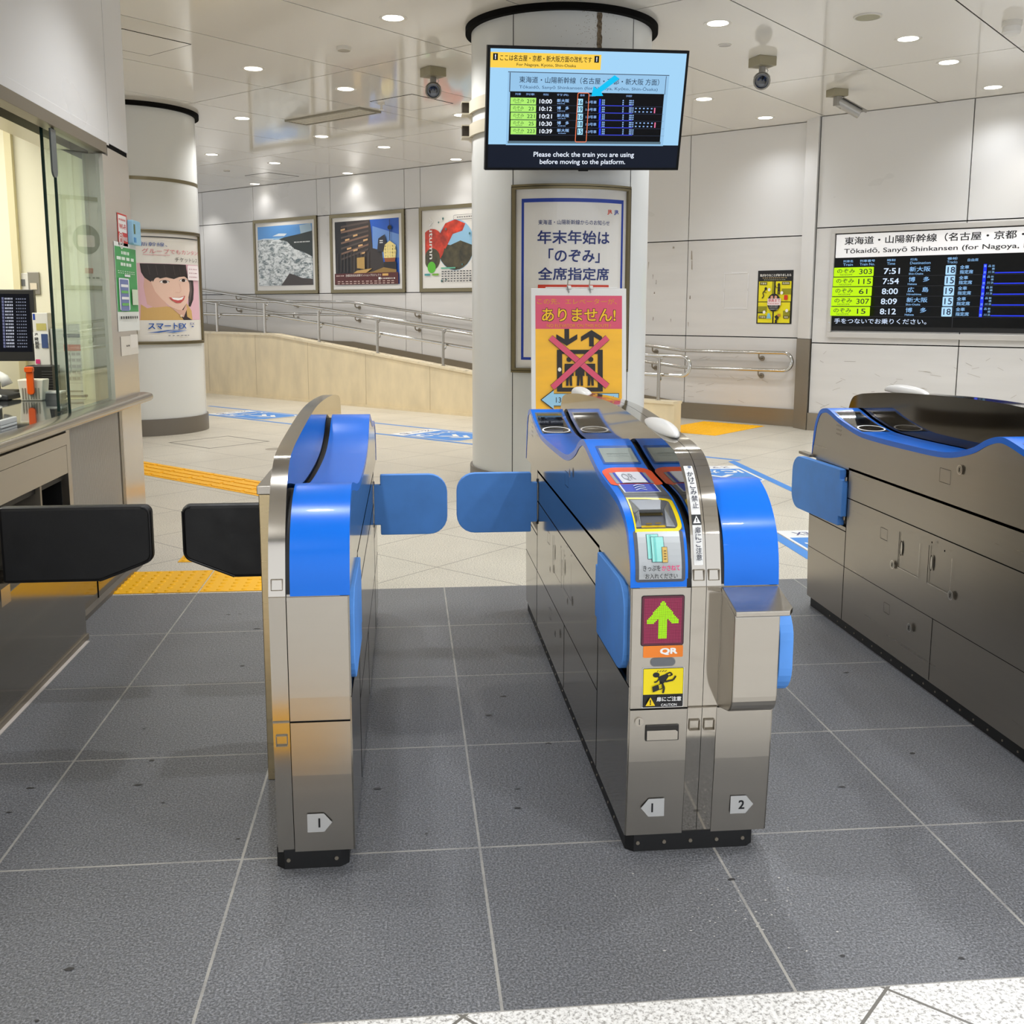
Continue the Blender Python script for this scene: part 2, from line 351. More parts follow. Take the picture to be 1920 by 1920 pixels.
# the ramp surface and its marble parapet
bm = BM()
rp = [(5.4, 0.001), (11.6, .635), (12.2, .635), (15.6, .875), (20, 1.3)]
prism(bm, rp+[(20, -.05), (5.4, -.05)], lambda a, b, t: W(a, t, b), 8.66, 10.15)
fixn(bm); tag(link('floor_ramp', bm, stone('ramp_granite', (186, 178, 164), ((130, 122, 110), (208, 202, 190)), (120, 112, 100, 0), ('diag', 1.93, .612, 1.88, .628), .4)), 'granite ramp rising behind the marble parapet', kind='structure')
MARB = mat('beige_marble', (228, 210, 172), .35, noise=((5, 5, 2.2), .09, .03))
MARC = mat('marble_cap', (226, 210, 176), .3, noise=((7, 7, 7), .05, .05))
bm = BM()
top = [(4.62, .335), (5.6, .335), (11.64, .965), (20, .99)]
prism(bm, [(4.62, 0), (20, 0)]+top[::-1], lambda a, b, t: W(a, t, b), 8.53, 8.68)
for sj in [4.62+1.24*k for k in range(1, 9)]:
    z1 = .335 if sj < 5.6 else min(.965, .335+(sj-5.6)*.1043)
    prism(bm, [(sj, 8.5285), (sj+.004, 8.5285), (sj+.004, 8.531), (sj, 8.531)], lambda a, b, t: W(a, b, t), 0, z1, 2)
for (s0, z0), (s1, z1) in zip(top, top[1:]):
    prism(bm, [(s0, z0), (s1, z1), (s1, z1+.03), (s0, z0+.03)], lambda a, b, t: W(a, t, b), 8.51, 8.70, 1)
prism(bm, [(4.6, 0), (20, 0), (20, .035), (4.6, .035)], lambda a, b, t: W(a, t, b), 8.512, 8.54, 0)
fixn(bm); tag(link('wall_ramp', bm, [MARB, MARC, mat('marble_joint', (170, 148, 108), .5)]), 'beige marble parapet beside the ramp', kind='structure')
# round columns
CC, CR = (1.04, 6.4), .69
LC = (-3.16, 10.25)
def column(name, c, label, angs, bands, sk):
    bm = BM(); n = 96
    lathe(bm, [(CR, 0), (CR, CEIL-.03)], (*c, 0), n)
    lathe(bm, [(CR, CEIL-.045), (CR+.045, CEIL-.045), (CR+.045, CEIL)], (*c, 0), n, 2)
    lathe(bm, [(CR+.001, 0), (CR+.02, 0), (CR+.02, sk), (CR+.001, sk)], (*c, 0), n, 1)
    for z in bands: lathe(bm, [(CR, z), (CR+.004, z), (CR+.004, z+.035), (CR, z+.035)], (*c, 0), n, 3)
    for a in angs:
        a0 = math.radians(a-90); lathe(bm, [(CR+.0015, sk), (CR+.0015, CEIL-.045)], (*c, 0), 2, 2, a0-.004, a0+.004)
    fixn(bm); return tag(link(name, bm, [COLM, SKIRT, GAP, OLIVE], smooth=True), label, kind='structure')
column('column', CC, 'round white column behind the double ticket gate', (-38, 40.5, 130, -128), (), .13)
column('column', LC, 'round white column beyond the ticket office', (91, 10), (2.70,), .18)
# wall behind the photographer's left side office: outer wall with service window
XW = -1.75; YE = 4.48; YS = 4.10; ZL = 2.235
bm = BM()
box(bm, XW-.08, XW, -6, .4, ZL, CEIL); box(bm, XW-.08, XW, .408, YS-.004, ZL, CEIL); box(bm, XW-.08, XW, YS+.004, YE, ZL+.012, CEIL)
box(bm, XW-.079, XW-.01, -6, YE-.004, ZL+.004, CEIL, 1)
box(bm, XW-.10, XW, YE-.42, YE, 0, ZL-.015, 2)      # corner post, steel faced
box(bm, XW-.24, XW-.004, YS-.05, YE-.01, ZL-.03, ZL+.03, 1)
box(bm, XW-.11, XW-.012, 3.98, 4.06, .82, ZL-.06, 3); box(bm, XW-.02, XW, 3.96, 4.06, .82, ZL-.06, 2)    # window jamb
box(bm, XW-.32, XW-.19, -6, 4.1, ZL-.03, ZL+.35, 3)
fixn(bm); tag(link('wall_left', bm, [WALLW, GAP, mat('satin_panel', (204, 196, 184), .2, .55), STEELV]), 'white enamel wall above the ticket window with its steel corner post', kind='structure')
bm = BM(); box(bm, XW-.065, XW+.006, -6, 4.03, ZL-.052, ZL+.004); box(bm, XW-.065, XW+.004, -6, 4.05, ZL+.004, ZL+.05, 1)
fixn(bm); tag(link('window_1', bm, [DSTEEL, WALLW], bevel=.002), 'steel head rail over the open ticket window', kind='structure')
bm = BM(); box(bm, -5.0, -1.95, 5.0, 5.1, 0, CEIL); box(bm, -5.1, -5, -2, 5.1, 0, CEIL); box(bm, -5, XW-.3, -2, 5.1, 2.72, 2.8); box(bm, -5, -1.9, -2.1, -2, 0, CEIL)
box(bm, -2.0, -1.99, 4.48, 5.1, 0, CEIL); box(bm, -2.02, XW-.012, YE-.012, YE-.002, 0, CEIL-.01)
box(bm, -2.6, -2.56, 4.96, 5.0, .8, 2.72, 1)
fixn(bm); tag(link('wall_office', bm, [IVORY, mat('cream_trim', (226, 216, 178), .5)]), 'cream wall inside the ticket office', kind='structure')
bm = BM(); box(bm, -2.5, -2.3, -2, 5.0, 2.44, 2.53); fixn(bm)
tag(link('trim_3', bm, mat('brown_beam', (132, 120, 92), .6)), kind='structure')
l = bpy.data.lights.new('office_lamp', 'AREA'); l.shape = 'RECTANGLE'; l.size = 1.6; l.size_y = 2.6; l.energy = 95; l.color = (1, .98, .88)
o = bpy.data.objects.new('office_lamp', l); C.objects.link(o); o.location = (-3.2, 3.0, 2.7)
# trims around floor
bm = BM(); prism(bm, [(-1.655, 2.5), (-1.6, 2.49), (-1.6, 3.8), (-1.655, 3.8)], lambda a, b, t: Vector((a, b, t)), .0, .02); fixn(bm)
tag(link('trim_4', bm, SKIRT), kind='structure')
# ================================================================== DOWNLIGHTS AND CEILING FITTINGS
LAMPG = glow(255, 250, 236, 6)
RIM = mat('lamp_rim', (222, 218, 210), .35)
def make_downlight(name, label, cat, rad, lit=True):
    t = thing(name, label, cat)
    bm = BM(); lathe(bm, [(rad, 0), (rad+.018, -.004), (rad+.02, .001), (rad, .001)], n=32); fixn(bm); link('trim_ring', bm, RIM, t, True)
    bm = BM(); lathe(bm, [(rad, -.002), (rad*.93, -.0008)], n=32)
    link('reflector', bm, mat('lamp_reflector', (236, 234, 228), .2, .3), t, True)
    bm = BM(); bm.faces.new([bm.verts.new((rad*.93*math.cos(2*PI*k/32), -rad*.93*math.sin(2*PI*k/32), -.0008)) for k in range(32)])
    link('lamp', bm, LAMPG, t)
    return t
DL = [((737, 34), .075, 'round ceiling downlight, the topmost one left of the round column'), ((475, 129), .075, 'ceiling downlight above and left of the two ceiling dots, nearest the office wall'),
      ((1346, 44), .065, 'bright downlight above the middle dome camera'), ((1703, 73), .07, 'downlight just below the round speaker grille'), ((1779, 117), .07, 'downlight between the speaker grille and the timetable wall'),
      ((1320, 186), .065, 'downlight right beside the hanging display screen'), ((1435, 221), .065, 'downlight close to the back wall between the two right cameras'), ((648, 167), .075, 'downlight above the ceiling air vent'),
      ((454, 222), .07, 'downlight right of the far round column top'), ((865, 216), .07, 'downlight next to the clamp bands of the display column'), ((1862, 164), .07, 'downlight at the wall edge over the timetable board'),
      ((603, 256), .065, 'downlight just below the ceiling air vent'), ((720, 276), .065, 'downlight over the gap between the first two posters'), ((397, 290), .06, 'downlight hugging the far round column'),
      ((515, 306), .06, 'small far downlight above the waterfall poster'), ((855, 299), .065, 'downlight above the autumn poster'), ((652, 325), .06, 'far downlight above the tower poster'), ((478, 345), .055, 'farthest downlight, above the left edge of the waterfall poster')]
proto = None
for i, ((u, v), rd, lb) in enumerate(DL):
    p = at(u, v, Zz=CEIL)
    if proto is None:
        proto = make_downlight('downlight', lb, 'ceiling light', .085); proto['group'] = 'recessed ceiling downlights'; o = proto
        o.matrix_basis = Matrix.Translation(p)
    else: o = dup(proto, p, 0, lb)
    wall = p.dot(B) > 9.4
    sp = spot('downlight_lamp', p.x, p.y, CEIL-.03, LAMP_W*((.12 if p.dot(B) > 9.8 else .40) if wall else (.95 if p.x > 2.2 else 1)), 2.45, (.985, .98, .975) if p.x < 1.0 else (.94, .98, 1.04), 1.0 if wall else .6, .1)
# wall washers close to the back wall
for s_, d_ in ((13.3, 9.66), (11.25, 9.66), (9.2, 9.66), (15.35, 9.66), (7.1, 9.66), (1.3, 9.42), (-.9, 9.42)):
    p = W(s_, d_); spot('washer_lamp', p.x, p.y, CEIL-.03, LAMP_W*.34, 1.85, (1, .985, .95), .7, .05)
def disc_thing(name, u, v, rad, m, label, cat, h=.012):
    p = at(u, v, Zz=CEIL); t = thing(name, label, cat, p)
    bm = BM(); lathe(bm, [(rad, 0), (rad, -h), (rad*.86, -h)], n=36); fixn(bm); link('rim', bm, RIM, t, True) .location = p
    bm = BM(); bm.faces.new([bm.verts.new((rad*.87*math.cos(2*PI*k/32), -rad*.87*math.sin(2*PI*k/32), -h+.001)) for k in range(32)]); o = link('grille', bm, m, t); o.location = p
    return t
disc_thing('speaker_grille', 1627, 30, .10, mat('speaker_mesh', (176, 172, 148), .7), 'round beige ceiling speaker grille at the top right', 'speaker')
disc_thing('ceiling_cap', 1359, 84, .055, mat('cap_grey', (196, 192, 188), .5), 'small flat round cap below the bright downlight', 'ceiling cap', .006)
disc_thing('smoke_sensor', 645, 88, .06, mat('sensor_grey', (178, 172, 160), .5), 'small round smoke sensor on the ceiling above the air vent', 'smoke detector', .03)
disc_thing('ceiling_cap', 425, 320, .05, mat('cap_grey', (196, 192, 188), .5), 'tiny round ceiling cap above the waterfall poster', 'ceiling cap', .01)
p = at(1898, 40, Zz=CEIL); t = thing('smoke_detector', 'white drum shaped smoke detector in the top right ceiling corner', 'smoke detector', p)
bm = BM(); lathe(bm, [(.0, 0), (.07, 0), (.07, -.035), (.062, -.04)], n=28); fixn(bm); link('mount', bm, RIM, t, True).location = p
bm = BM(); lathe(bm, [(.062, -.038), (.066, -.08), (.05, -.095), (0, -.097)], n=28); fixn(bm); link('detector_body', bm, WHITEP, t, True).location = p
# small extra heads on the ceiling
p = at(715, 192, Zz=CEIL); t = thing('fire_sprinkler', 'small white fire sensor head beside the ceiling hatch', 'sprinkler', p)
bm = BM(); lathe(bm, [(0, 0), (.035, 0), (.035, -.02), (.012, -.025), (.012, -.07), (.03, -.075), (0, -.08)], n=16); fixn(bm); link('head', bm, RIM, t, True).location = p
# air vent
a_, b_, c_ = (at(577, 218, Zz=CEIL), at(640, 208, Zz=CEIL), at(668, 213, Zz=CEIL))
pc = at(622, 217, Zz=CEIL); t = thing('air_vent', 'long slotted air vent set in the ceiling above the posters', 'air vent', pc)
def ventfn(a, b, t_): return pc + A*a + B*b + Z*t_
bm = BM()
for x0, x1, y0, y1 in ((-.62, .62, -.16, -.13), (-.62, .62, .13, .16), (-.62, -.59, -.13, .13), (.59, .62, -.13, .13)):
    prism(bm, [(x0, y0), (x1, y0), (x1, y1), (x0, y1)], ventfn, -.02, 0)
fixn(bm); link('frame', bm, mat('vent_frame', (150, 144, 128), .4, .4), t)
bm = BM()
for k in range(6): y0 = -.12+k*.043; prism(bm, [(-.59, y0), (.59, y0), (.59, y0+.028), (-.59, y0+.028)], ventfn, -.015, -.004)
fixn(bm); link('louvre', bm, mat('vent_louvre', (206, 200, 186), .5), t)
# ceiling hatches: thin dark outline panels
for (u, v, hs, hd, lb) in ((256, 80, .30, .30, 'square ceiling access hatch near the office wall'), (772, 192, .3, .3, 'square ceiling access hatch left of the display screen'), (510, 330, .3, .3, 'far ceiling access hatch above the waterfall poster')):
    pc = at(u, v, Zz=CEIL)
    bm = BM(); f = lambda a, b, t_: pc + A*a + B*b + Z*t_
    prism(bm, [(-hs, -hd), (hs, -hd), (hs, hd), (-hs, hd)], f, -.003, -.0005)
    for x0, x1, y0, y1 in ((-hs-.004, hs+.004, -hd-.004, -hd+.001), (-hs-.004, hs+.004, hd-.001, hd+.004), (-hs-.004, -hs+.001, -hd, hd), (hs-.001, hs+.004, -hd, hd)):
        prism(bm, [(x0, y0), (x1, y0), (x1, y1), (x0, y1)], f, -.0035, -.0005, 1)
    fixn(bm); tag(link('access_hatch', bm, [CEILM, GAP]), lb, 'ceiling hatch')
# ------------------------------------------------------------------ cameras
CAMB = mat('camera_box', (150, 142, 116), .45); CAMG = mat('camera_grey', (150, 146, 138), .4)
def dome_camera(u, v, label, rz):
    p = at(u, v, Zz=CEIL); t = thing('security_camera', label, 'security camera', p, 'ceiling dome cameras')
    M = Matrix.Translation(p) @ Matrix.Rotation(rz, 4, 'Z')
    bm = BM(); box(bm, -.085, .085, -.085, .085, -.075, 0, 0, M); fixn(bm); link('mounting_box', bm, CAMB, t, bevel=.004)
    bm = BM(); tube(bm, [M @ Vector((0, 0, -.075)), M @ Vector((0, 0, -.12))], .028, 14); fixn(bm); link('neck', bm, CAMG, t, True)
    c = p+Vector((0, 0, -.19)); look = (CAM+Vector((0, 0, -.6))-c).normalized(); q = look.to_track_quat('Z', 'Y').to_matrix().to_4x4(); Mc = Matrix.Translation(c) @ q
    bm = BM(); lathe(bm, [(.0, -.075), (.035, -.068), (.06, -.045), (.072, -.01), (.072, .03), (.06, .036), (.056, .03)], n=28, M=Mc); fixn(bm); link('camera_head', bm, CAMG, t, 'all')
    bm = BM(); lathe(bm, [(.062, .028), (.064, .033), (.05, .036), (.035, .033), (0, .033)], n=28, M=Mc); fixn(bm); link('lens', bm, GLASSBLK, t, True)
    bm = BM()
    lathe(bm, [(.075, -.02), (.078, .05), (.075, .05), (.073, -.02)], n=14, M=Mc, a0=math.radians(25), a1=math.radians(155)); fixn(bm); link('visor', bm, CAMG, t)
    bm = BM(); tube(bm, [M @ Vector((.03, 0, -.075)), M @ Vector((.06, .0, -.10)), M @ Vector((.045, 0, -.13)), M @ Vector((.02, 0, -.13))], .004, 6); fixn(bm); link('cable', bm, WHITEP, t)
dome_camera(812, 128, 'dome security camera on the ceiling left of the display screen', .55)
dome_camera(1430, 108, 'dome security camera on the ceiling right of the display screen', .25)
p = at(1570, 168, Zz=CEIL); t = thing('security_camera', 'long bullet security camera on the ceiling in front of the back wall', 'security camera', p)
M = Matrix.Translation(p) @ Matrix.Rotation(.2, 4, 'Z')
bm = BM(); box(bm, -.08, .08, -.07, .07, -.065, 0, 0, M); fixn(bm); link('mounting_box', bm, CAMB, t, bevel=.004)
bm = BM(); tube(bm, [p+Vector((.01, 0, -.06)), p+Vector((.02, 0, -.14)), p+Vector((.05, 0, -.17))], .016, 10); box(bm, -.02, .04, -.03, .03, -.15, -.06, 0, M); fixn(bm); link('arm', bm, CAMG, t)
dr = Vector((.22, -.06, -.13)).normalized(); Mc = Matrix.Translation(p+Vector((.12, -.01, -.17))) @ dr.to_track_quat('Z', 'Y').to_matrix().to_4x4()
bm = BM(); lathe(bm, [(0, -.12), (.04, -.12), (.047, -.11), (.047, .12), (.04, .124), (.038, .115)], n=24, M=Mc); fixn(bm); link('barrel', bm, mat('camera_silver', (178, 176, 172), .3, .3), t, True)
bm = BM(); lathe(bm, [(.039, .116), (0, .117)], n=24, M=Mc); fixn(bm); link('lens', bm, GLASSBLK, t)
bm = BM(); box(bm, -.05, .05, .046, .054, -.1, .17, 0, Mc); fixn(bm); link('sunshade', bm, CAMG, t, bevel=.003)
# ================================================================== TICKET GATES
def catmull(pts, n=6):
    out = []
    for i in range(len(pts)-1):
        p0, p1, p2, p3 = pts[max(i-1, 0)], pts[i], pts[i+1], pts[min(i+2, len(pts)-1)]
        for k in range(n):
            t = k/n; out.append(tuple(.5*(2*p1[j]+(p2[j]-p0[j])*t+(2*p0[j]-5*p1[j]+4*p2[j]-p3[j])*t*t+(3*p1[j]-p0[j]-3*p2[j]+p3[j])*t**3) for j in (0, 1)))
    return out+[pts[-1]]
LG_ = 2.222
TOPP = catmull([(0, .70), (.003, .76), (.035, .828), (.085, .866), (.165, .892), (.25, .903), (.41, .918), (.55, .946), (.66, .972), (.72, .976), (.79, .957), (.88, .918), (1.04, .883), (1.3, .873), (1.6, .870), (1.75, .876), (1.93, .905), (2.04, .933), (2.09, .937), (2.15, .92), (2.19, .87), (2.212, .80), (2.222, .70)], 5)
COVP = catmull([(0, .70), (.008, .77), (.035, .84), (.09, .898), (.155, .931), (.20, .936), (.30, .92), (.45, .892), (.62, .874), (.92, .870), (1.18, .883), (1.34, .918), (1.43, .957), (1.5, .976), (1.56, .972), (1.67, .946), (1.81, .918), (1.97, .903), (2.06, .892), (2.137, .866), (2.187, .828), (2.219, .76), (2.222, .70)], 5)
FINP = catmull([(0, .70), (.012, .76), (.033, .84), (.07, .912), (.115, .963), (.175, 1.0), (.235, 1.014), (.40, 1.03), (.84, 1.056), (1.21, 1.056), (1.69, 1.036), (2.0, 1.01), (2.1, .995), (2.155, .975), (2.19, .92), (2.21, .84), (2.222, .70)], 5)
class Curve:
    def __init__(s, pts):
        s.p = [Vector(p) for p in pts]; s.s = [0]
        for a, b in zip(s.p, s.p[1:]): s.s.append(s.s[-1]+(b-a).length)
    def seg(s, t):
        t = max(0, min(t, s.s[-1]-1e-6)); lo = 0
        while s.s[lo+1] < t: lo += 1
        return lo, (t-s.s[lo])/(s.s[lo+1]-s.s[lo])
    def pt(s, t): i, k = s.seg(t); return s.p[i].lerp(s.p[i+1], k)
    def nrm(s, t):
        i, k = s.seg(t)
        def n(j):
            d = s.p[min(j+1, len(s.p)-1)]-s.p[max(j-1, 0)]; return Vector((-d.y, d.x)).normalized()
        return n(i).lerp(n(i+1), k).normalized()
    def of_y(s, y):
        for i in range(len(s.p)-1):
            if s.p[i].x <= y <= s.p[i+1].x: return s.s[i]+(s.s[i+1]-s.s[i])*(y-s.p[i].x)/max(s.p[i+1].x-s.p[i].x, 1e-9)
        return s.s[-1]
    def of_z(s, z):
        for i in range(len(s.p)-1):
            if s.p[i].y <= z <= s.p[i+1].y: return s.s[i]+(s.s[i+1]-s.s[i])*(z-s.p[i].y)/max(s.p[i+1].y-s.p[i].y, 1e-9)
        return 0
CT, CV, CF = Curve(TOPP), Curve(COVP), Curve(FINP)
def surf(curve, y0, xc=0):  # decals laid on a swept top surface
    def fn(x, y, z):
        p = curve.pt(y); n = curve.nrm(y); return Vector((xc+x, y0+p.x+n.x*(z+.0005), p.y+n.y*(z+.0005)))
    return fn
def cuts(a, b, n): return [a+(b-a)*k/n for k in range(1, n)]
def inset(pts, d):
    """offset a profile inwards (down) by d, keeping its feet"""
    c = Curve(pts); out = []
    for i, p in enumerate(c.p):
        n = c.nrm(c.s[i]); k = min(1, c.s[i]/.1, (c.s[-1]-c.s[i])/.1)
        q = p-n*d*k; out.append((min(max(q.x, pts[0][0]+.0), LG_), q.y))
    return out
BOW = [(.020, .045), (.006, .25), (0, .45), (0, .70)]
def half(parent, xo, xi, y0, kind, ylen=LG_):
    """one flank of a gate between the aisle face xo and the inner face xi; kind 'entry' or 'cover'"""
    sg = 1 if xi > xo else -1
    prof = TOPP if kind == 'entry' else COVP
    low = inset(prof, .02)
    xx = lambda t: xo+sg*t
    V = lambda t: (lambda a, b, c: Vector((xx(c), y0+a, b)))
    wid = abs(xi-xo)
    core = BOW+low+[(LG_, .45), (LG_-.006, .25), (LG_-.02, .045)]
    bm = BM(); prism(bm, core, V(0), .022, wid)
    hy = LG_-.41
    n0 = [(.03, .70), (.03, .463), (.42, .463), (.42, .70)] if True else []
    skin = [(.020, .045), (.006, .25), (0, .45), (0, .70)]
    # outer skin in three pieces leaving the two flap pockets open
    prism(bm, [(.020, .045), (.006, .25), (.0, .45), (LG_, .45), (LG_-.006, .25), (LG_-.02, .045)], V(0), 0, .022)
    prism(bm, [(.42, .45), (hy, .45), (hy, .71), (.42, .71)], V(0), 0, .022)
    prism(bm, [(0, .45), (.03, .45), (.03, .699), (0, .699)], V(0), 0, .022)
    prism(bm, [(.0, .70)]+[p for p in low if p[1] > .7001]+[(LG_, .70)], V(0), 0, .022)
    # seams
    def seam(a0, b0, a1, b1): prism(bm, [(a0, b0), (a1, b0), (a1, b1), (a0, b1)], V(0), -.0006, .001, 1)
    seam(.42, .578, hy, .582); seam(.42, .2785, LG_-.01, .2805); seam(hy-.002, .045, hy+.002, .71); seam(.418, .045, .421, .71)
    seam(hy, .43, LG_-.002, .434); seam(1.05, .05, 1.053, .28)
    seam(.0, .447, .42, .450)
    fixn(bm); bd = link('side_body', bm, [SIDE if xo < 1 else SIDE2, GAP], parent)
    # front panel
    bm = BM(); t0, t1 = .004, wid
    prism(bm, [(.018, .045), (.003, .25), (-.003, .45), (-.003, .698), (.004, .698), (.006, .25), (.024, .045)], V(0), t0, t1)
    prism(bm, [(-.0035, .3875), (-.0035, .3905), (.004, .3905), (.004, .3875)], V(0), t0, t1, 1)
    fixn(bm); link('front_panel', bm, [STEELV, GAP], parent)
    # blue top
    bm = BM(); ns = len(prof)
    a = [Vector((0, y0+p[0], p[1])) for p in prof]; lw = [Vector((0, y0+p[0], p[1])) for p in low]
    R0 = []; 
    for t in (-.0015, wid-.008):
        R0.append([bm.verts.new(Vector((xx(t), v.y, v.z))) for v in a]); R0.append([bm.verts.new(Vector((xx(t), v.y, v.z))) for v in lw])
    for i in range(ns-1):
        for p, q in ((R0[0], R0[2]), (R0[1], R0[3]), (R0[0], R0[1]), (R0[2], R0[3])):
            try: bm.faces.new([p[i], p[i+1], q[i+1], q[i]])
            except ValueError: pass
    bmesh.ops.remove_doubles(bm, verts=bm.verts[:], dist=1e-5)
    fixn(bm); top = link('top_cover', bm, BLUE, parent, smooth=True)
    # slot between the top and the fin
    bm = BM(); prism(bm, [(p[0], p[1]-.012) for p in prof], V(0), wid-.010, wid+.002); fixn(bm); link('slot', bm, BLK, parent)
    return bd, top
def flap(name, parent, o, ex, ez, L=.335, H=.25, th=.032, m=PAD):
    ex, ez, o = Vector(ex), Vector(ez), Vector(o); n = ex.cross(ez)
    r = .075; pts = [(0, .042), (.026, .042), (.026, .003), (.03, 0)]+arc(L-r, r, r, -90, 0, 6)+arc(L-r, H-r, r, 0, 90, 6)+[(.03, H), (.026, H-.003), (.026, H-.042), (0, H-.042)]
    bm = BM(); prism(bm, pts, lambda a, b, t: o+ex*a+ez*b+n*t, -th/2, th/2); fixn(bm)
    f = link(name, bm, m, parent, bevel=.007)
    bm = BM()
    for z in (.03, H-.045):
        tube(bm, [o+ez*z-ex*.004, o+ez*(z+.016)-ex*.004], .007, 10)
    fixn(bm); link('hinge', bm, STEEL, f)
    return f
def base(parent, x0, x1, y0):
    bm = BM(); prism(bm, [(x0+.02, y0+.0), (x1-.02, y0+.0), (x1, y0+.018), (x1, y0+LG_-.06), (x0, y0+LG_-.06), (x0, y0+.018)], lambda a, b, t: Vector((a, b, t)), 0, .05)
    k = max(2, int((x1-x0)/.06))
    for i in range(k):
        x = x0+.03+(x1-x0-.06)*i/(k-1); tube(bm, [(x, y0-.003, .024), (x, y0+.004, .024)], .005, 8, mi=1)
    for i in range(22):
        y = y0+.15+i*.085; tube(bm, [(x0-.0025, y, .018), (x0+.004, y, .018)], .004, 6, mi=1)
    fixn(bm); link('plinth', bm, [BLK, DSTEEL], parent)
FSIDE = mat('fin_dim_reflection', (128, 122, 112), .05, 1); FSIDE2 = mat('fin_dark_reflection', (74, 70, 64), .05, 1)  # same mirror steel, darkened on the flanks to imitate dim reflections
def darken_flanks(o):  # puts the steel with painted-in dim reflections on the large flank faces
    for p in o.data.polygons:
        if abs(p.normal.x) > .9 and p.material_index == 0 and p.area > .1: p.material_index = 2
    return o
def fin(parent, x0, x1, y0, m=FIN):
    bm = BM(); prism(bm, [(.020, .045), (.006, .25), (-.003, .45), (-.004, .70)]+[(p[0]-.004 if p[0] < 1 else p[0]+.002, p[1]) for p in FINP]+[(LG_, .45), (LG_-.02, .045)], lambda a, b, t: Vector((t, y0+a, b)), x0, x1)
    for z in (.389, .699): box(bm, x0-.0003, x1+.0003, y0-.0052, y0+.002, z, z+.0022, 1)
    xm = (x0+x1)/2
    for z0 in (.330, .716):
        for a in (-.013, .013): box(bm, xm+a-.0006, xm+a+.0006, y0-.0048, y0+.002, z0, z0+.026, 1)
        for b_ in (z0, z0+.026): box(bm, xm-.013, xm+.013, y0-.0048, y0+.002, b_-.0006, b_+.0006, 1)
    fixn(bm); return darken_flanks(link('centre_fin', bm, [m, DSTEEL, FSIDE if x0 < 1 else FSIDE2], parent, smooth=True))
def hump(parent, xc, yc, L, z0, h, wid=.07):
    bm = BM(); bmesh.ops.create_uvsphere(bm, u_segments=28, v_segments=16, radius=1)
    for v in bm.verts:
        x, y, z = v.co; z = max(z, -.15); pr = (1-abs(y)**2.6)
        v.co = Vector((xc+x*wid/2*(.85+.15*pr), yc+y*L/2, z0+z*h))
    fixn(bm); return link('sensor_cap', bm, WHITEP, parent, 'all')
def tagplate(parent, xc, zc, y, digit, right=True):
    a = Art(.0006); w_, h_ = .03, .024; s_ = 1 if right else -1
    a.poly([(-w_*s_, -h_), (w_*.35*s_, -h_), (w_*s_, 0), (w_*.35*s_, h_), (-w_*s_, h_)], mat('tag_silver', (196, 196, 194), .4, .3))
    a.text(digit, -.013, -.012, .011, .012, flat(24, 24, 26), .02, keep=True)
    a.build('number_tag', planefn((xc, y, zc), (1, 0, 0), (0, 0, 1)), parent)
Y0 = .556
# ---- double gate in the middle
X0, X1 = .365, .735
g1 = thing('ticket_gate', 'double width blue and steel ticket gate with a green arrow display and ticket slot', 'ticket gate', (.55, Y0+1.1, 0), 'automatic ticket gates')
base(g1, X0+.005, X1-.03, Y0+.018)
half(g1, X0, .514, Y0, 'entry'); half(g1, X1, .590, Y0, 'cover')
fin(g1, .5155, .5518, Y0); fin(g1, .5532, .5895, Y0)
hump(g1, .553, Y0+.50, .36, 1.03, .030); hump(g1, .553, Y0+1.85, .36, 1.02, .03)
f1 = flap('closed_flap', g1, (.362, Y0+1.81, .452), (-1, 0, 0), (0, 0, 1)); f1['label'] = 'blue padded flap swung shut across the aisle'
flap('folded_flap', g1, (.369, Y0+.425, .462), (0, -1, 0), (0, 0, 1), L=.39, H=.235, th=.026)
flap('folded_flap', g1, (.752, Y0+.37, .418), (0, -1, 0), (0, 0, 1), L=.40, H=.222, th=.036)
tagplate(g1, .434, .123, Y0+.008, '1', False); tagplate(g1, .667, .12, Y0+.009, '2', True)
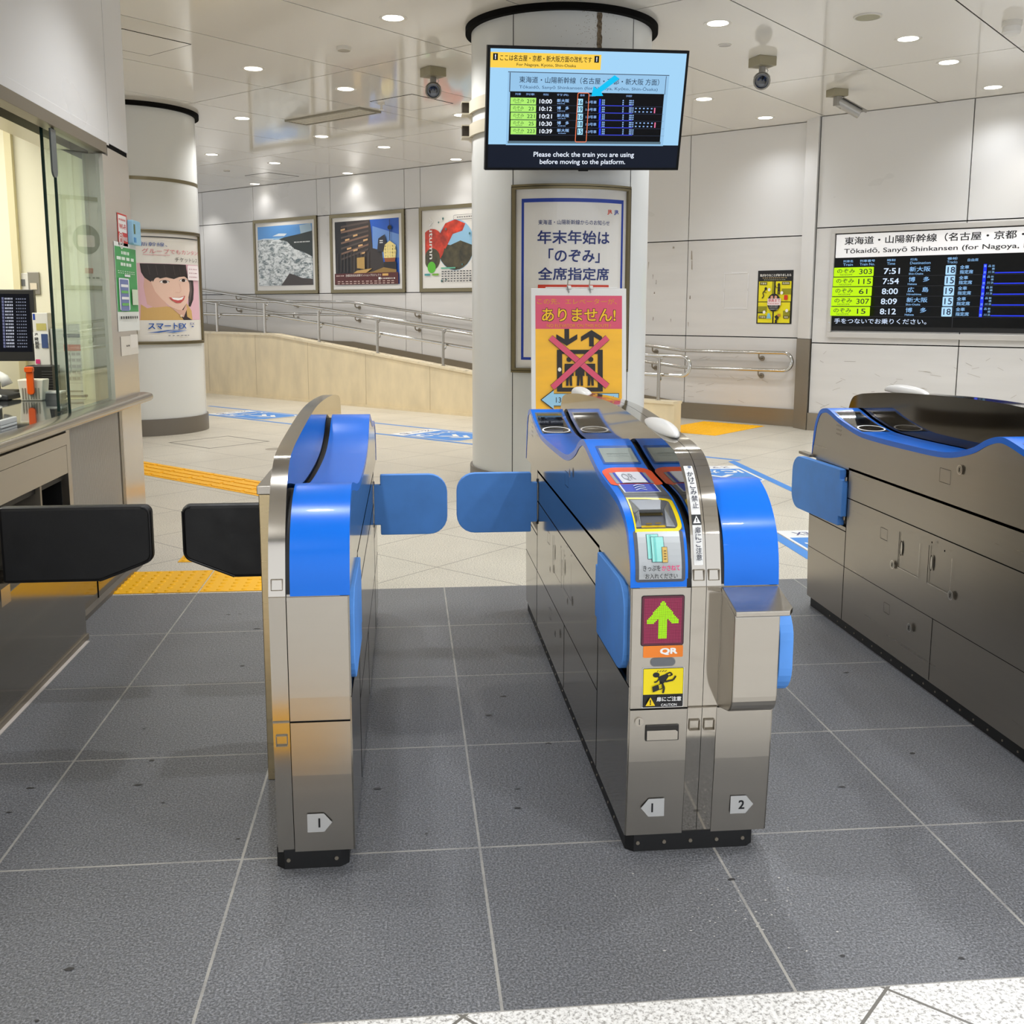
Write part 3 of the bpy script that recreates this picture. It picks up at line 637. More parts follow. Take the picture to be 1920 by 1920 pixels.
def entry_trim(parent, xo, y0, full=True):
    """readers, slot, labels laid on the top of the entry flank; x measured from the aisle face"""
    S = lambda y: CT.of_y(y)
    fn = surf(CT, y0, xo)
    # card reader on the far hump
    a = Art(.0005); s0, s1 = S(1.72), S(2.02)
    a.poly([(.008, s0), (.128, s0), (.128, s1), (.012, s1)], mat('reader_grey', (96, 100, 104), .12, coat=.5))
    a.poly([(.014, S(1.83)), (.122, S(1.83)), (.122, s1-.012), (.018, s1-.012)], GLASSBLK)
    a.poly([(.014, s0+.006), (.122, s0+.006), (.122, S(1.825)), (.014, S(1.825))], mat('reader_dark', (58, 60, 64), .2, coat=.4))
    a.ring(.071, S(1.775), .058, .052, .006, mat('reader_ring', (240, 240, 240), .3, emit=(255, 255, 255), es=.5))
    a.ell(.071, S(1.775), .05, .044, GLASSBLK)
    a.build('card_reader', fn, parent, cy=cuts(s0, s1, 16))
    a = Art(.0004); a.rect(0, S(1.66), .141, S(1.662), mat('blue_seam', (0, 70, 150), .4)); a.rect(.0, S(.715), .141, S(.717), mat('blue_seam', (0, 70, 150), .4)); a.build('top_seam', fn, parent)
    if not full: return
    # small display on the crest
    a = Art(.0006); a.rr(.022, S(.485), .132, S(.63), .004, mat('bezel_blue', (0, 78, 160), .3)); a.rr(.028, S(.497), .126, S(.61), .002, mat('lcd_grey', (150, 160, 156), .12, coat=.5, emit=(140, 150, 146), es=.15))
    for k in range(2): a.dashes(.045, .11, S(.545)+k*.018, .006, flat(128, 138, 134), 7)
    a.build('display', fn, parent, cy=cuts(S(.48), S(.63), 8))
    # grey panel, QR reader with orange surround
    a = Art(.0005)
    a.poly([(.017, S(.25)), (.141, S(.25)), (.141, .018+S(.0)+.0), (.017, .018)][:0] or [(.016, S(.04)), (.136, S(.04)), (.134, S(.40)), (.02, S(.40))], DGREY)
    a.rect(.016, S(.176), .135, S(.178), flat(60, 62, 68))
    a.build('fascia_panel', fn, parent, cy=cuts(S(.03), S(.42), 26))
    a = Art(.0007); b0, b1 = S(.275), S(.455)
    O = mat('qr_orange', (250, 84, 12), .35, coat=.3); DB = flat(34, 66, 190); 
    outer = arc(.105, b1-.045, .045, 0, 90, 8)+arc(.045, b1-.045, .045, 90, 180, 8)+arc(.02, b0+.02, .02, 180, 270, 5)+arc(.13, b0+.02, .02, 270, 360, 5)
    outer = [(x*.95+.004, y) for x, y in outer]
    inner = [(min(max(x, .021), .124), min(max(y, b0+.018), b1-.048)) for x, y in outer]
    a.loop(outer, inner, O)
    i0, i1 = b0+.018, b1-.048
    a.rect(.021, i0, .124, i1, flat(150, 156, 165)); a.rect(.031, i0, .115, i1, DB); a.rect(.038, i0, .107, i1, flat(236, 238, 242)); a.rect(.041, i0, .104, i1, flat(226, 228, 236))
    a.text('QR', .048, i0+.02, .082, i1-.02, flat(150, 152, 160))
    a.build('qr_reader', fn, parent, cy=cuts(b0, b1, 12))
    a = Art(.0008); c0, c1 = S(.205), S(.285)
    a.rect(.024, c0, .122, c1, flat(226, 232, 240)); a.rect(.028, c0+.004, .118, c1, DB)
    for k in range(3):
        z_ = c0+.014+k*.017
        a.poly([(.058, z_), (.073, z_+.014), (.088, z_), (.088, z_+.007), (.073, z_+.021), (.058, z_+.007)], flat(206, 220, 244))
    a.build('touch_pad_label', fn, parent, cy=cuts(c0, c1, 5))
    # ticket slot: yellow surround, hood, mouth
    q0, q1 = S(.036), S(.165)
    a = Art(.0012); yel = mat('slot_yellow', (250, 222, 20), .3, coat=.3)
    out = [(.016, q0), (.118, q0)]+arc(.115, q0+.02, .02, -80, 0, 5)+arc(.112, q1-.03, .022, 10, 80, 5)+[(.07, q1-.002), (.018, q1)]
    inn = [(.02, q0+.010), (.115, q0+.010)]+arc(.112, q0+.022, .013, -80, 0, 5)+arc(.110, q1-.034, .014, 10, 80, 5)+[(.07, q1-.012), (.022, q1-.010)]
    a.loop(out, inn, yel); a.build('slot_surround', fn, parent, cy=cuts(q0, q1, 12))
    bm = BM()   # hood block rising towards the passenger
    def H(x, y, n_): p = CT.pt(y); q = CT.nrm(y); return Vector((xo+x, y0+p.x+q.x*n_, p.y+q.y*n_))
    def solid(cs, mi=0):
        v = [bm.verts.new(H(*c)) for c in cs]
        for f in ((0, 1, 2, 3), (7, 6, 5, 4), (0, 4, 5, 1), (1, 5, 6, 2), (2, 6, 7, 3), (3, 7, 4, 0)): bm.faces.new([v[i] for i in f]).material_index = mi
    ym = S(.086)
    solid([(.024, ym, 0), (.096, ym, 0), (.112, q1-.016, 0), (.022, q1-.014, 0), (.034, ym-.006, .018), (.088, ym-.006, .018), (.106, q1-.02, .004), (.024, q1-.018, .004)])
    solid([(.092, q0+.014, 0), (.120, q0+.014, 0), (.122, q1-.03, 0), (.100, ym, 0), (.095, q0+.014, .006), (.118, q0+.014, .003), (.119, q1-.034, .003), (.098, ym, .016)])
    solid([(.018, q0+.014, 0), (.034, q0+.014, 0), (.034, ym, 0), (.022, ym+.03, 0), (.020, q0+.014, .003), (.032, q0+.014, .006), (.033, ym, .016), (.024, ym+.03, .004)])
    fixn(bm); link('slot_hood', bm, SGREY, parent, bevel=.002)
    a = Art(.0016); a.rect(.033, q0+.013, .094, ym+.002, mat('mouth_yellow', (214, 176, 6), .4)); a.rect(.034, ym-.012, .092, ym+.0, flat(60, 50, 10)); a.rect(.045, q0+.02, .06, q0+.024, flat(120, 96, 6)); a.rect(.068, q0+.02, .083, q0+.024, flat(120, 96, 6))
    a.build('ticket_mouth', fn, parent)
    # instruction label on the nose
    t0, t1 = CT.of_z(.716), CT.of_z(.832)
    a = Art(.0007); a.rr(.010, t0-.002, .134, t1+.002, .008, flat(76, 80, 88)); a.rect(.019, t0+.005, .125, t1-.002, mat('label_silver', (176, 180, 182), .35, .3))
    hh = t1-t0; f = lambda k: t0+hh*k
    for x0_, x1_, k0, k1 in ((.042, .07, .44, .92), (.052, .082, .38, .86)):
        a.rect(x0_-.0012, f(k0)-.0012, x1_+.0012, f(k1)+.0012, flat(20, 60, 66)); a.rect(x0_, f(k0), x1_, f(k1), flat(150, 222, 214)); a.rect(x0_+.006, f(k0), x0_+.011, f(k1), flat(110, 196, 190))
    a.rect(.076, f(.36), .090, f(.66), flat(90, 66, 20)); a.rect(.077, f(.368), .089, f(.652), flat(214, 178, 92))
    for k in range(4): a.rect(.080, f(.42+.05*k), .086, f(.435+.05*k), flat(90, 70, 30))
    a.text('きっぷを', .027, f(.215), .070, f(.315), flat(24, 24, 28), .01); a.text('かさねて', .073, f(.215), .118, f(.315), flat(226, 60, 120), .02)
    a.text('お入れください', .032, f(.07), .112, f(.17), flat(24, 24, 28), .01)
    a.build('instruction_label', fn, parent, cy=cuts(t0, t1, 8))
entry_trim(g1, X0, Y0)
# side speaker slots, door slits on the aisle face
def sideart(parent, x, y0, d, full):
    """details on an aisle face that looks towards -X (d=-1)"""
    a = Art(.0004); dk = GAP; lt = mat('edge_light', (196, 192, 184), .25, 1)
    def y(v): return -v
    def outline(yc, zc, w_, h_, t=.0012): a.frame(yc-w_/2, zc-h_/2, yc+w_/2, zc+h_/2, .003, t, dk)
    for yc, zc, w_, h_ in ((1.03, .80, .075, .05), (1.46, .50, .06, .045), (1.40, .215, .05, .04)): outline(-yc, zc, w_, h_)
    for yc, zc in ((1.33, .468), (1.10, .468)):
        a.rect(-yc-.002, zc-.07, -yc+.002, zc+.07, dk); a.rect(-yc, zc-.07, -yc+.16, zc-.068, lt); a.rect(-yc+.158, zc-.07, -yc+.16, zc+.06, lt)
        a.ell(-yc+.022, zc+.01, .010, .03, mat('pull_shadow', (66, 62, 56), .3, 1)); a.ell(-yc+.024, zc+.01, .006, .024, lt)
    for yc, zc in ((.93, .838), (1.365, .40), (.93, .40), (1.20, .20)):
        a.ell(-yc, zc, .017, .017, lt); a.ell(-yc, zc, .013, .013, mat('lock_face', (150, 146, 138), .25, 1)); a.rect(-yc-.002, zc-.007, -yc+.002, zc+.007, dk)
    for yc, zc in ((1.07, .555), (.98, .545)): a.ell(-yc, zc, .004, .004, dk, 10)
    for r in range(5):
        for k in range(4): a.line((-1.93+r*.011-.004, .84+k*.018-r*.001), (-1.93+r*.011+.004, .846+k*.018), .0018, dk, True)
    o = a.build('access_panels', planefn((x-.0006, y0+0, 0), (0, -1, 0), (0, 0, 1)), parent)
    return o
sideart(g1, X0, Y0, -1, True)
# front dressings of the double gate
FP = planefn((0, Y0-.0035, 0), (1, 0, 0), (0, 0, 1))
a = Art(.0005); ax0, ax1, az0, az1 = .393, .497, .555, .679
a.rr(ax0-.002, az0-.002, ax1+.002, az1+.002, .006, flat(24, 10, 16, .2)); a.rr(ax0, az0, ax1, az1, .005, mat('led_back', (62, 10, 32), .25, emit=(88, 8, 42), es=.5))
ncol, nrow = 26, 30; red = mat('led_off', (120, 30, 62), .4, emit=(150, 30, 74), es=.55); grn = glow(168, 244, 20, 1.25)
a.up()
def inarrow(i, j):
    x = (i-12.5); yv = j
    if 3 <= yv <= 19 and abs(x) < 3.2: return True
    tip = 28; return abs(x) <= (tip-yv)*.82 and abs(x) >= 0 and (tip-yv)*.82-abs(x) < 6.5 and yv >= 12.5-0 and abs(x) < 11.3 and yv < 28 or (yv > 19 and abs(x) <= (tip-yv)*.82)
for i in range(ncol):
    for j in range(nrow):
        x = ax0+.005+i*(ax1-ax0-.010)/ncol; z = az0+.005+j*(az1-az0-.010)/nrow
        a.rect(x+.0004, z+.0004, x+.0033, z+.0033, grn if inarrow(i, j) else red, True)
a.build('led_display', FP, g1)
a = Art(.0006); a.rr(.398, .523, .498, .553, .003, flat(246, 134, 34)); a.text('QR', .440, .529, .484, .547, flat(252, 252, 250), .04); a.build('qr_sticker', FP, g1)
a = Art(.0006); a.frame(.416, .500, .480, .522, .011, .002, flat(120, 120, 122)); a.rr(.418, .502, .478, .520, .009, mat('sensor_window', (96, 100, 106), .15, coat=.5)); a.build('sensor_window', FP, g1)
def caution(parent, x0, z0, x1, z1, fn):
    a = Art(.0006); sx, sz = (x1-x0), (z1-z0); q = lambda u, v: (x0+sx*u, z0+sz*v); Kb = flat(16, 16, 18)
    a.rr(x0-.0015, z0-.0015, x1+.0015, z1+.0015, .002, flat(226, 226, 224)); a.rr(x0, z0, x1, z1, .002, Kb); a.poly([q(.01, .33), q(.99, .33), q(.99, .985), q(.01, .985)], flat(250, 226, 0))
    a.ell(*q(.32, .83), sx*.085, sz*.065, Kb)
    a.poly([q(.36, .78), q(.58, .86), q(.64, .80), q(.52, .62), q(.42, .60), q(.40, .68)], Kb)
    a.path([q(.55, .84), q(.66, .89), q(.72, .83), q(.64, .80)], .0036, Kb); a.path([q(.40, .74), q(.33, .66), q(.27, .65)], .0036, Kb)
    a.path([q(.54, .66), q(.74, .70), q(.80, .80)], .0046, Kb); a.path([q(.47, .62), q(.52, .50), q(.49, .37)], .0048, Kb)
    a.poly([q(.24, .40), q(.40, .46), q(.37, .60), q(.22, .54)], Kb); a.path([q(.38, .60), q(.46, .63), q(.48, .50), q(.40, .47)], .0024, Kb)
    for t_ in range(4): a.line(q(.33+.06*t_, .92), q(.36+.07*t_, .955), .0016, Kb, True)
    a.poly([q(.06, .06), q(.30, .06), q(.18, .28)], flat(250, 214, 0)); a.text('!', x0+sx*.165, z0+sz*.085, x0+sx*.195, z0+sz*.22, Kb, .05)
    a.text('扉にご注意', x0+sx*.33, z0+sz*.17, x0+sx*.94, z0+sz*.29, flat(246, 246, 246), .02); a.text('CAUTION', x0+sx*.44, z0+sz*.05, x0+sx*.83, z0+sz*.115, flat(246, 246, 246), .01)
    return a.build('caution_sticker', fn, parent)
caution(g1, .399, .395, .501, .496, FP)
bm = BM(); tube(bm, [(.392, Y0-.006, .358), (.392, Y0+.002, .358)], .011, 20); fixn(bm); lk = link('lock', bm, STEEL, g1)
bm = BM(); box(bm, .3912, .3928, Y0-.0066, Y0, .351, .365); fixn(bm); link('keyhole', bm, BLK, lk)
bm = BM(); box(bm, .4085, .4935, Y0-.0045, Y0+.001, .306, .347); fixn(bm); hd = link('recessed_pull', bm, mat('pull_dark', (52, 50, 48), .35, .6), g1, bevel=.002)
bm = BM(); prism(bm, [(.412, .309), (.490, .309), (.490, .330), (.484, .334), (.412, .334)], lambda p, q, t: Vector((p, t, q)), Y0-.0062, Y0-.004); fixn(bm); link('lip', bm, STEEL, hd)
# vertical warning strip on the left fin, following its curve
fs = surf(CF, Y0-.004, .5337); v0, v1 = CF.of_z(.752), CF.of_z(.978)
a = Art(.0006); hw = .0115; a.rr(-hw, v0, hw, v1, .002, flat(238, 238, 236)); um = v0+(v1-v0)*.42
a.rect(-hw, um-.013, hw, um+.013, flat(18, 18, 20)); a.poly([(-.0095, um-.009), (.0095, um-.009), (0, um+.010)], flat(240, 240, 238)); a.text('!', -.0015, um-.006, .0015, um+.004, flat(18, 18, 20), .05)
a.vtext('かけこみ禁止', 0, v1-.022, .0155, .0178, flat(28, 34, 60), .012); a.vtext('扉にご注意', 0, um-.019, .0150, .0165, flat(28, 34, 60), .012); a.ell(0, v1-.013, .0045, .0045, flat(120, 130, 150))
a.build('warning_strip', fs, g1, cy=cuts(v0, v1, 24))
# steel box hung on the right nose
bm = BM()
nose = [(.0, .688), (-.112, .654), (-.112, .47)]+arc(-.062, .455, .05, 180, 262, 6)+[(.002, .388)]
prism(bm, nose, lambda p, q, t: Vector((t, Y0+p, q)), .5915, .702); fixn(bm); bx_ = link('collection_box', bm, STEELV, g1, bevel=.003)
bm = BM(); prism(bm, [(.5905, -.004), (.734, -.004), (.734, -.105), (.722, -.121), (.5905, -.121)], lambda p, q, t: Vector((p, Y0+q, .686+t+q*.25)), 0, .013)
fixn(bm); link('box_lid', bm, STEEL, bx_, bevel=.002)
# ---- single gate on the left
g2 = thing('ticket_gate', 'narrow single blue and steel ticket gate with a plain blue top, numbered 1', 'ticket gate', (-.41, Y0+1.1, 0), 'automatic ticket gates')
base(g2, -.507, -.33, Y0+.018)
half(g2, -.314, -.4605, Y0, 'cover'); fin(g2, -.502, -.4625, Y0, mat('fin_satin', (178, 172, 162), .16, 1))
f2 = flap('closed_flap', g2, (-.312, Y0+1.81, .450), (1, 0, 0), (0, 0, 1), L=.30); f2['label'] = 'blue padded flap swung shut across the aisle'
flap('folded_flap', g2, (-.318, Y0+.425, .462), (0, -1, 0), (0, 0, 1), L=.39, H=.235, th=.026)
tagplate(g2, -.398, .124, Y0+.008, '1', True)
# ---- gate on the right, running out of view
g3 = thing('ticket_gate', 'worn steel ticket gate by the timetable wall, seen from its long side', 'ticket gate', (1.9, Y0+1.05, 0), 'automatic ticket gates')
YR = Y0-.05
base(g3, 1.70, 2.03, YR+.018); half(g3, 1.69, 1.84, YR, 'entry'); half(g3, 2.06, 1.915, YR, 'cover')
fin(g3, 1.8415, 1.877, YR); fin(g3, 1.8785, 1.914, YR); hump(g3, 1.878, YR+1.72, .38, 1.035, .03)
entry_trim(g3, 1.69, YR); sideart(g3, 1.69, YR, -1, True)
flap('folded_flap', g3, (1.684, YR+1.825, .452), (-.06, 1, 0), (0, 0, 1), L=.50, H=.245, th=.03)
bm = BM(); box(bm, 1.67, 1.70, YR+2.2, YR+2.33, .70, .712); fixn(bm); link('hinge_plate', bm, DSTEEL, g3)
# ---- post with black flap, left of the single gate
g4 = thing('flap_post', 'slim steel flap post behind the single gate carrying a black padded flap', 'gate post', (-.56, 1.4, 0))
bm = BM(); box(bm, -.592, -.512, 1.077, 1.80, .0, .852); fixn(bm); link('post_body', bm, mat('post_steel', (186, 168, 132), .3, 1, noise=((3, 3, 60), .05, .04)), g4, bevel=.002)
bm = BM(); box(bm, -.596, -.510, 1.073, 1.81, .853, .877); fixn(bm); link('cap', bm, STEELV, g4, bevel=.002)
def black_flap(parent, o, dx, L, H, drop):
    sx = 1 if dx > 0 else -1
    pts = [(0, 0), (L-drop[0], 0), (L-.045, drop[1]-.012)]+arc(L-.035, drop[1]+.03, .035, -60, 0, 4)+arc(L-.025, H-.025, .025, 0, 90, 5)+[(0, H)]
    bm = BM(); prism(bm, pts, lambda a, b, t: Vector((o[0]+sx*a, o[1]+t, o[2]+b)), -.022, .022); fixn(bm)
    f = link('padded_flap', bm, LEATHER, parent, bevel=.012)
    bm = BM(); tube(bm, [Vector((o[0]+sx*(p[0]-.004), o[1]-.022, o[2]+p[1]-(.006 if p[1] > H*.9 else -.005))) for p in pts[1:-1]], .004, 6); fixn(bm); link('piping', bm, LEATHER, f)
    return f
black_flap(g4, (-.597, 1.62, .478), -1, .322, .25, (.16, .06))
# ================================================================== SERVICE COUNTER ON THE LEFT
ct = thing('service_counter', 'steel fronted ticket office counter with a ribbed panel and dark worktop', 'counter', (XW, 2, 0))
TOPZ = .873
bm = BM(); box(bm, -3.0, XW+.0, -1.2, 4.06, .83, TOPZ); fixn(bm); link('countertop', bm, mat('dark_worktop', (44, 48, 52), .06, coat=.5), ct)
bm = BM()
rl = [(XW-.03, .828), (XW+.03, .826)]+arc(XW+.045, TOPZ-.024, .024, -80, 80, 8)+[(XW+.02, TOPZ+.004), (XW-.03, TOPZ+.004)]
prism(bm, rl, lambda p, q, t: Vector((p, t, q)), -1.2, 4.50); fixn(bm); link('edge_rail', bm, STEEL, ct, smooth=True, bevel=.002)
bm = BM(); cxr = (XW+.02, TOPZ-.022); prv = None
for k in range(7):
    t_ = k/6*PI/2; rg = [bm.verts.new((cxr[0]+(p[0]-cxr[0])*max(math.cos(t_), .02), 4.499+.05*math.sin(t_), cxr[1]+(p[1]-cxr[1])*max(math.cos(t_), .02))) for p in rl]
    if prv:
        for i in range(len(rl)): bm.faces.new([prv[i], rg[i], rg[(i+1) % len(rl)], prv[(i+1) % len(rl)]])
    prv = rg
bm.faces.new(prv); fixn(bm); link('rail_end', bm, STEEL, ct, True)
bm = BM()
n_ = 40; y_a, y_b = 3.14, 4.0
for k in range(n_):
    y_ = y_a+(y_b-y_a)*k/n_; p_ = (y_b-y_a)/n_
    prism(bm, [(XW-.03, y_+p_*.1), (XW-.008, y_+p_*.15), (XW-.002, y_+p_*.28), (XW-.002, y_+p_*.42), (XW-.008, y_+p_*.55), (XW-.03, y_+p_*.6)], lambda a, b, t: Vector((a, b, t)), .0, .828)
box(bm, XW-.06, XW-.028, y_a, y_b, 0, .828, 1)
fixn(bm); link('ribbed_panel', bm, [mat('ribbed_steel', (216, 210, 198), .35, .5), mat('rib_shadow', (58, 54, 48), .6)], ct)
bm = BM()
for k, (a0, a1) in enumerate(((4.002, 4.014), (4.02, 4.034), (4.04, 4.056))): box(bm, XW-.03, XW+.004, a0, a1, 0, .826)
box(bm, XW-.03, XW-.01, 4.0, 4.07, 0, .826, 1)
fixn(bm); link('edge_trim', bm, [STEELV, GAP], ct)
bm = BM()
box(bm, XW-.05, XW+.006, -1.2, 3.10, .745, .80); box(bm, XW-.05, XW+.003, -1.2, 3.10, .612, .742)
box(bm, XW-.035, XW-.02, -1.2, 3.10, .80, .828, 1); box(bm, XW-.03, XW+.004, 3.09, 3.14, 0, .828)
for k in range(200): y_ = -.9+k*.02; box(bm, XW-.03, XW-.012, y_, y_+.011, .802, .826, 2)
box(bm, XW-.45, XW-.02, -1.2, 3.10, .58, .60, 1)
box(bm, XW-.45, XW-.40, -1.2, 3.10, 0, .6, 1); box(bm, XW-.42, XW-.03, 3.085, 3.105, 0, .62, 1); box(bm, XW-.42, XW+.0, 2.72, 2.74, 0, .61, 2)
fixn(bm); link('bag_shelf', bm, [STEELV, BLK, DSTEEL], ct)
bm = BM(); box(bm, -1.72, -1.632, 2.49, 3.8, .0, .30); box(bm, -1.633, -1.629, 3.05, 3.054, .02, .30, 1); fixn(bm); link('kick_panel', bm, [SIDE, GAP], ct)
cb = thing('flap_cabinet', 'low steel gate cabinet below the counter holding a wide black padded flap', 'gate cabinet', (-1.56, 1.9, 0))
bm = BM(); prism(bm, [(.2, 0), (2.488, 0), (2.488, .36), (1.95, .435), (1.45, .40), (.2, .40)], lambda a, b, t: Vector((t, a, b)), -1.70, -1.52); fixn(bm); link('cabinet_body', bm, SIDE, cb, bevel=.002)
bm = BM(); box(bm, -1.522, -1.512, .2, 2.49, 0, .022); fixn(bm); link('foot_trim', bm, DSTEEL, cb)
bm = BM(); tube(bm, [(-1.56, 1.62, .40), (-1.56, 1.62, .72)], .022, 14); box(bm, -1.60, -1.50, 1.58, 1.66, .40, .46); fixn(bm); link('hinge_post', bm, STEEL, cb, True)
black_flap(cb, (-1.50, 1.62, .474), 1, .482, .255, (.17, .06))
bm = BM(); box(bm, -1.515, -1.498, .2, 2.45, .0, .0025); fixn(bm); tag(link('floor_sealant', bm, mat('sealant', (206, 196, 186), .8)), 'line of pale sealant on the floor along the flap cabinet', 'sealant strip')
# ================================================================== HANDRAILS
def lerp_tab(tab, s):
    for (a, za), (b, zb) in zip(tab, tab[1:]):
        if a <= s <= b: return za+(zb-za)*(s-a)/(b-a)
    return tab[-1][1]
def rail_pts(tab, s0, s1, dz, d, step=.4):
    ss = sorted(set([s0, s1]+[a for a, _ in tab if s0 < a < s1])); out = []
    for s_ in ss: out.append(W(s_, d, lerp_tab(tab, s_)+dz))
    return out
def rounded(pts, r=.12, n=4):
    out = [pts[0]]
    for a, b, c in zip(pts, pts[1:], pts[2:]):
        p, q = b+(a-b).normalized()*min(r, (a-b).length/2), b+(c-b).normalized()*min(r, (c-b).length/2)
        for k in range(n+1): t = k/n; out.append(p*(1-t)**2+b*2*t*(1-t)+q*t*t)
    return out+[pts[-1]]
def uend(s_, d, z1, z0, r, n=10, ):   # rounded return joining two rails at the low-s end
    zc = (z0+z1)/2; h = (z1-z0)/2
    return [W(s_-h*math.sin(PI*k/n), d, zc+h*math.cos(PI*k/n)) for k in range(n+1)]
hr = thing('wall_handrail', 'double steel handrail fixed along the back wall with a rounded return end', 'handrail', W(8, 10.05))
WT = [(3.9, .872), (5.4, .862), (11.6, 1.478), (13.4, 1.492), (15.6, 1.70), (20, 2.1)]
upz = rail_pts(WT, 4.05, 19.5, 0, 10.05); lo = rail_pts(WT, 4.05, 19.5, -.208, 10.05)
loopp = upz[::-1][:-1]+uend(4.05, 10.05, upz[0].z, lo[0].z, .1)+lo[1:]
bm = BM(); tube(bm, loopp, .021, 14); fixn(bm); link('rail_tube', bm, CHROME, hr, True)
for s_ in (4.37, 5.85, 7.3, 8.65, 10.1, 11.45, 13.0, 14.6, 16.2):
    bm = BM()
    for dz in (0, -.208):
        z = lerp_tab(WT, s_)+dz
        tube(bm, [W(s_, 10.05, z-.018), W(s_, 10.055, z-.055), W(s_, 10.08, z-.075), W(s_, 10.145, z-.075)], .010, 8)
        tube(bm, [W(s_, 10.14, z-.075), W(s_, 10.149, z-.075)], .033, 14)
    fixn(bm); link('bracket', bm, DSTEEL, hr, True)
pr = thing('ramp_handrail', 'double steel handrail on posts along the marble ramp parapet', 'handrail', W(8, 8.62))
PT = [(4.6, .862), (5.5, .862), (11.7, 1.478), (13.8, 1.50), (20, 1.62)]
up_, lo_ = rail_pts(PT, 4.62, 19.5, 0, 8.66), rail_pts(PT, 4.62, 19.5, -.215, 8.66)
bm = BM(); tube(bm, up_[::-1][:-1]+uend(4.62, 8.66, up_[0].z, lo_[0].z, .1)+lo_[1:], .021, 14); fixn(bm); link('rail_tube', bm, CHROME, pr, True)
for k in range(9):
    s_ = 4.87+k*1.254 if k else 4.87
    if k == 0: s_ = 4.87
    s_ = (4.87, 5.66, 6.9, 8.165, 9.41, 10.64, 11.9, 13.13, 14.4)[k]
    z = lerp_tab(PT, s_); zb = .36 if s_ < 5.6 else min(.995, .36+(s_-5.6)*.1043)
    bm = BM(); tube(bm, [W(s_, 8.60, zb), W(s_, 8.60, z-.035)], .019, 12); tube(bm, [W(s_, 8.60, zb), W(s_, 8.60, zb+.008)], .034, 14)
    fixn(bm); po = link('post', bm, STEEL, pr, True)
    bm = BM()
    for dz in (0, -.215): tube(bm, [W(s_, 8.60, z+dz-.05), W(s_, 8.63, z+dz-.065), W(s_, 8.655, z+dz-.05), W(s_, 8.66, z+dz-.018)], .009, 8)
    fixn(bm); link('bracket', bm, CHROME, po, True)
# ================================================================== HANGING DISPLAY
TL, TR, BR, BL = at(914, 85, Y=5.10), at(1291, 94, Y=5.29), at(1273, 320, Y=5.50), at(909, 318, Y=5.31)
ux = ((TR-TL)+(BR-BL)).normalized(); uy = ((TL-BL)+(TR-BR)); uy = (uy-ux*uy.dot(ux)).normalized()
cen = (TL+TR+BR+BL)/4; TW = ((TR-TL).length+(BR-BL).length)/2; TH = ((TL-BL).length+(TR-BR).length)/2; nn = ux.cross(uy)
tv = thing('display_screen', 'large black framed screen on the round column showing train platforms', 'display screen', cen)
def tf(x, y, z): return cen+ux*x+uy*y+nn*z
bm = BM()
prism(bm, [(-TW/2, -TH/2), (TW/2, -TH/2), (TW/2, TH/2), (-TW/2, TH/2)], tf, -.035, .004); prism(bm, [(-TW*.3, -TH*.3), (TW*.3, -TH*.3), (TW*.3, TH*.3), (-TW*.3, TH*.3)], tf, -.07, -.03)
prism(bm, [(-.035, -TH/2-.008), (.035, -TH/2-.008), (.035, -TH/2), (-.035, -TH/2)], tf, -.02, .0)
fixn(bm); link('screen_housing', bm, mat('bezel_black', (5, 5, 6), .35, spec=.2), tv, bevel=.003)
a = Art(.0004); U = lambda u: -TW/2+TW*u; V = lambda v: TH/2-TH*v
def R(x0, y0, x1, y1, m): a.rect(U(x0), V(y1), U(x1), V(y0), m)
def T(t, x0, y0, x1, y1, m, b=0): a.text(t, U(x0), V(y1), U(x1), V(y0), m, b)
G = lambda r, g, b, s=1.0: glow(r, g, b, s)
lb, nv, wh = G(164, 212, 246, .95), G(22, 28, 42, .9), G(232, 240, 255, 1.05); bk = mat('screen_black', (3, 3, 4), .25, spec=.2)
R(.014, .025, .986, .785, lb); R(.014, .785, .986, .978, nv)
R(.014, .052, .553, .172, G(246, 204, 76)); T('ここは名古屋・京都・新大阪方面の改札です', .06, .07, .507, .118, G(20, 18, 14), .01); T('For Nagoya, Kyoto, Shin-Osaka', .14, .133, .43, .162, G(40, 36, 24), .005)
for x0 in (.026, .519): R(x0, .062, x0+.023, .115, G(14, 14, 14)); T('!', x0+.009, .07, x0+.014, .107, wh, .06)
# the pictured timetable
R(.10, .205, .905, .790, G(150, 196, 232, .95)); R(.10, .200, .905, .206, G(60, 72, 90)); R(.108, .208, .112, .36, G(60, 72, 90)); R(.888, .21, .891, .36, G(60, 72, 90))
T('東海道・山陽新幹線（名古屋・京都・新大阪 方面）', .155, .235, .855, .287, G(30, 46, 70), .004); T('Tōkaidō, Sanyō Shinkansen (for Nagoya, Kyōto, Shin-Ōsaka)', .155, .30, .85, .338, G(52, 80, 112), 0)
R(.112, .355, .886, .755, G(9, 10, 14, .8)); R(.108, .755, .89, .775, G(88, 110, 122)); 
lt = G(150, 190, 246, .9)
for x0, x1 in ((.137, .165), (.19, .232), (.275, .30), (.342, .40), (.457, .48), (.505, .535), (.69, .72)):
    T('列車' if x0 < .2 else '時刻' if x0 < .3 else '行先' if x0 < .4 else '番線' if x0 < .5 else '自由席' if x0 < .6 else '停車駅', x0, .368, x1, .385, lt)
rows = (('219', '10:00', '新大阪', '16', 0), ('23', '10:12', '博　多', '19', 1), ('221', '10:21', '新大阪', '16', 0), ('25', '10:30', '博　多', '18', 1), ('223', '10:39', '新大阪', '15', 0))
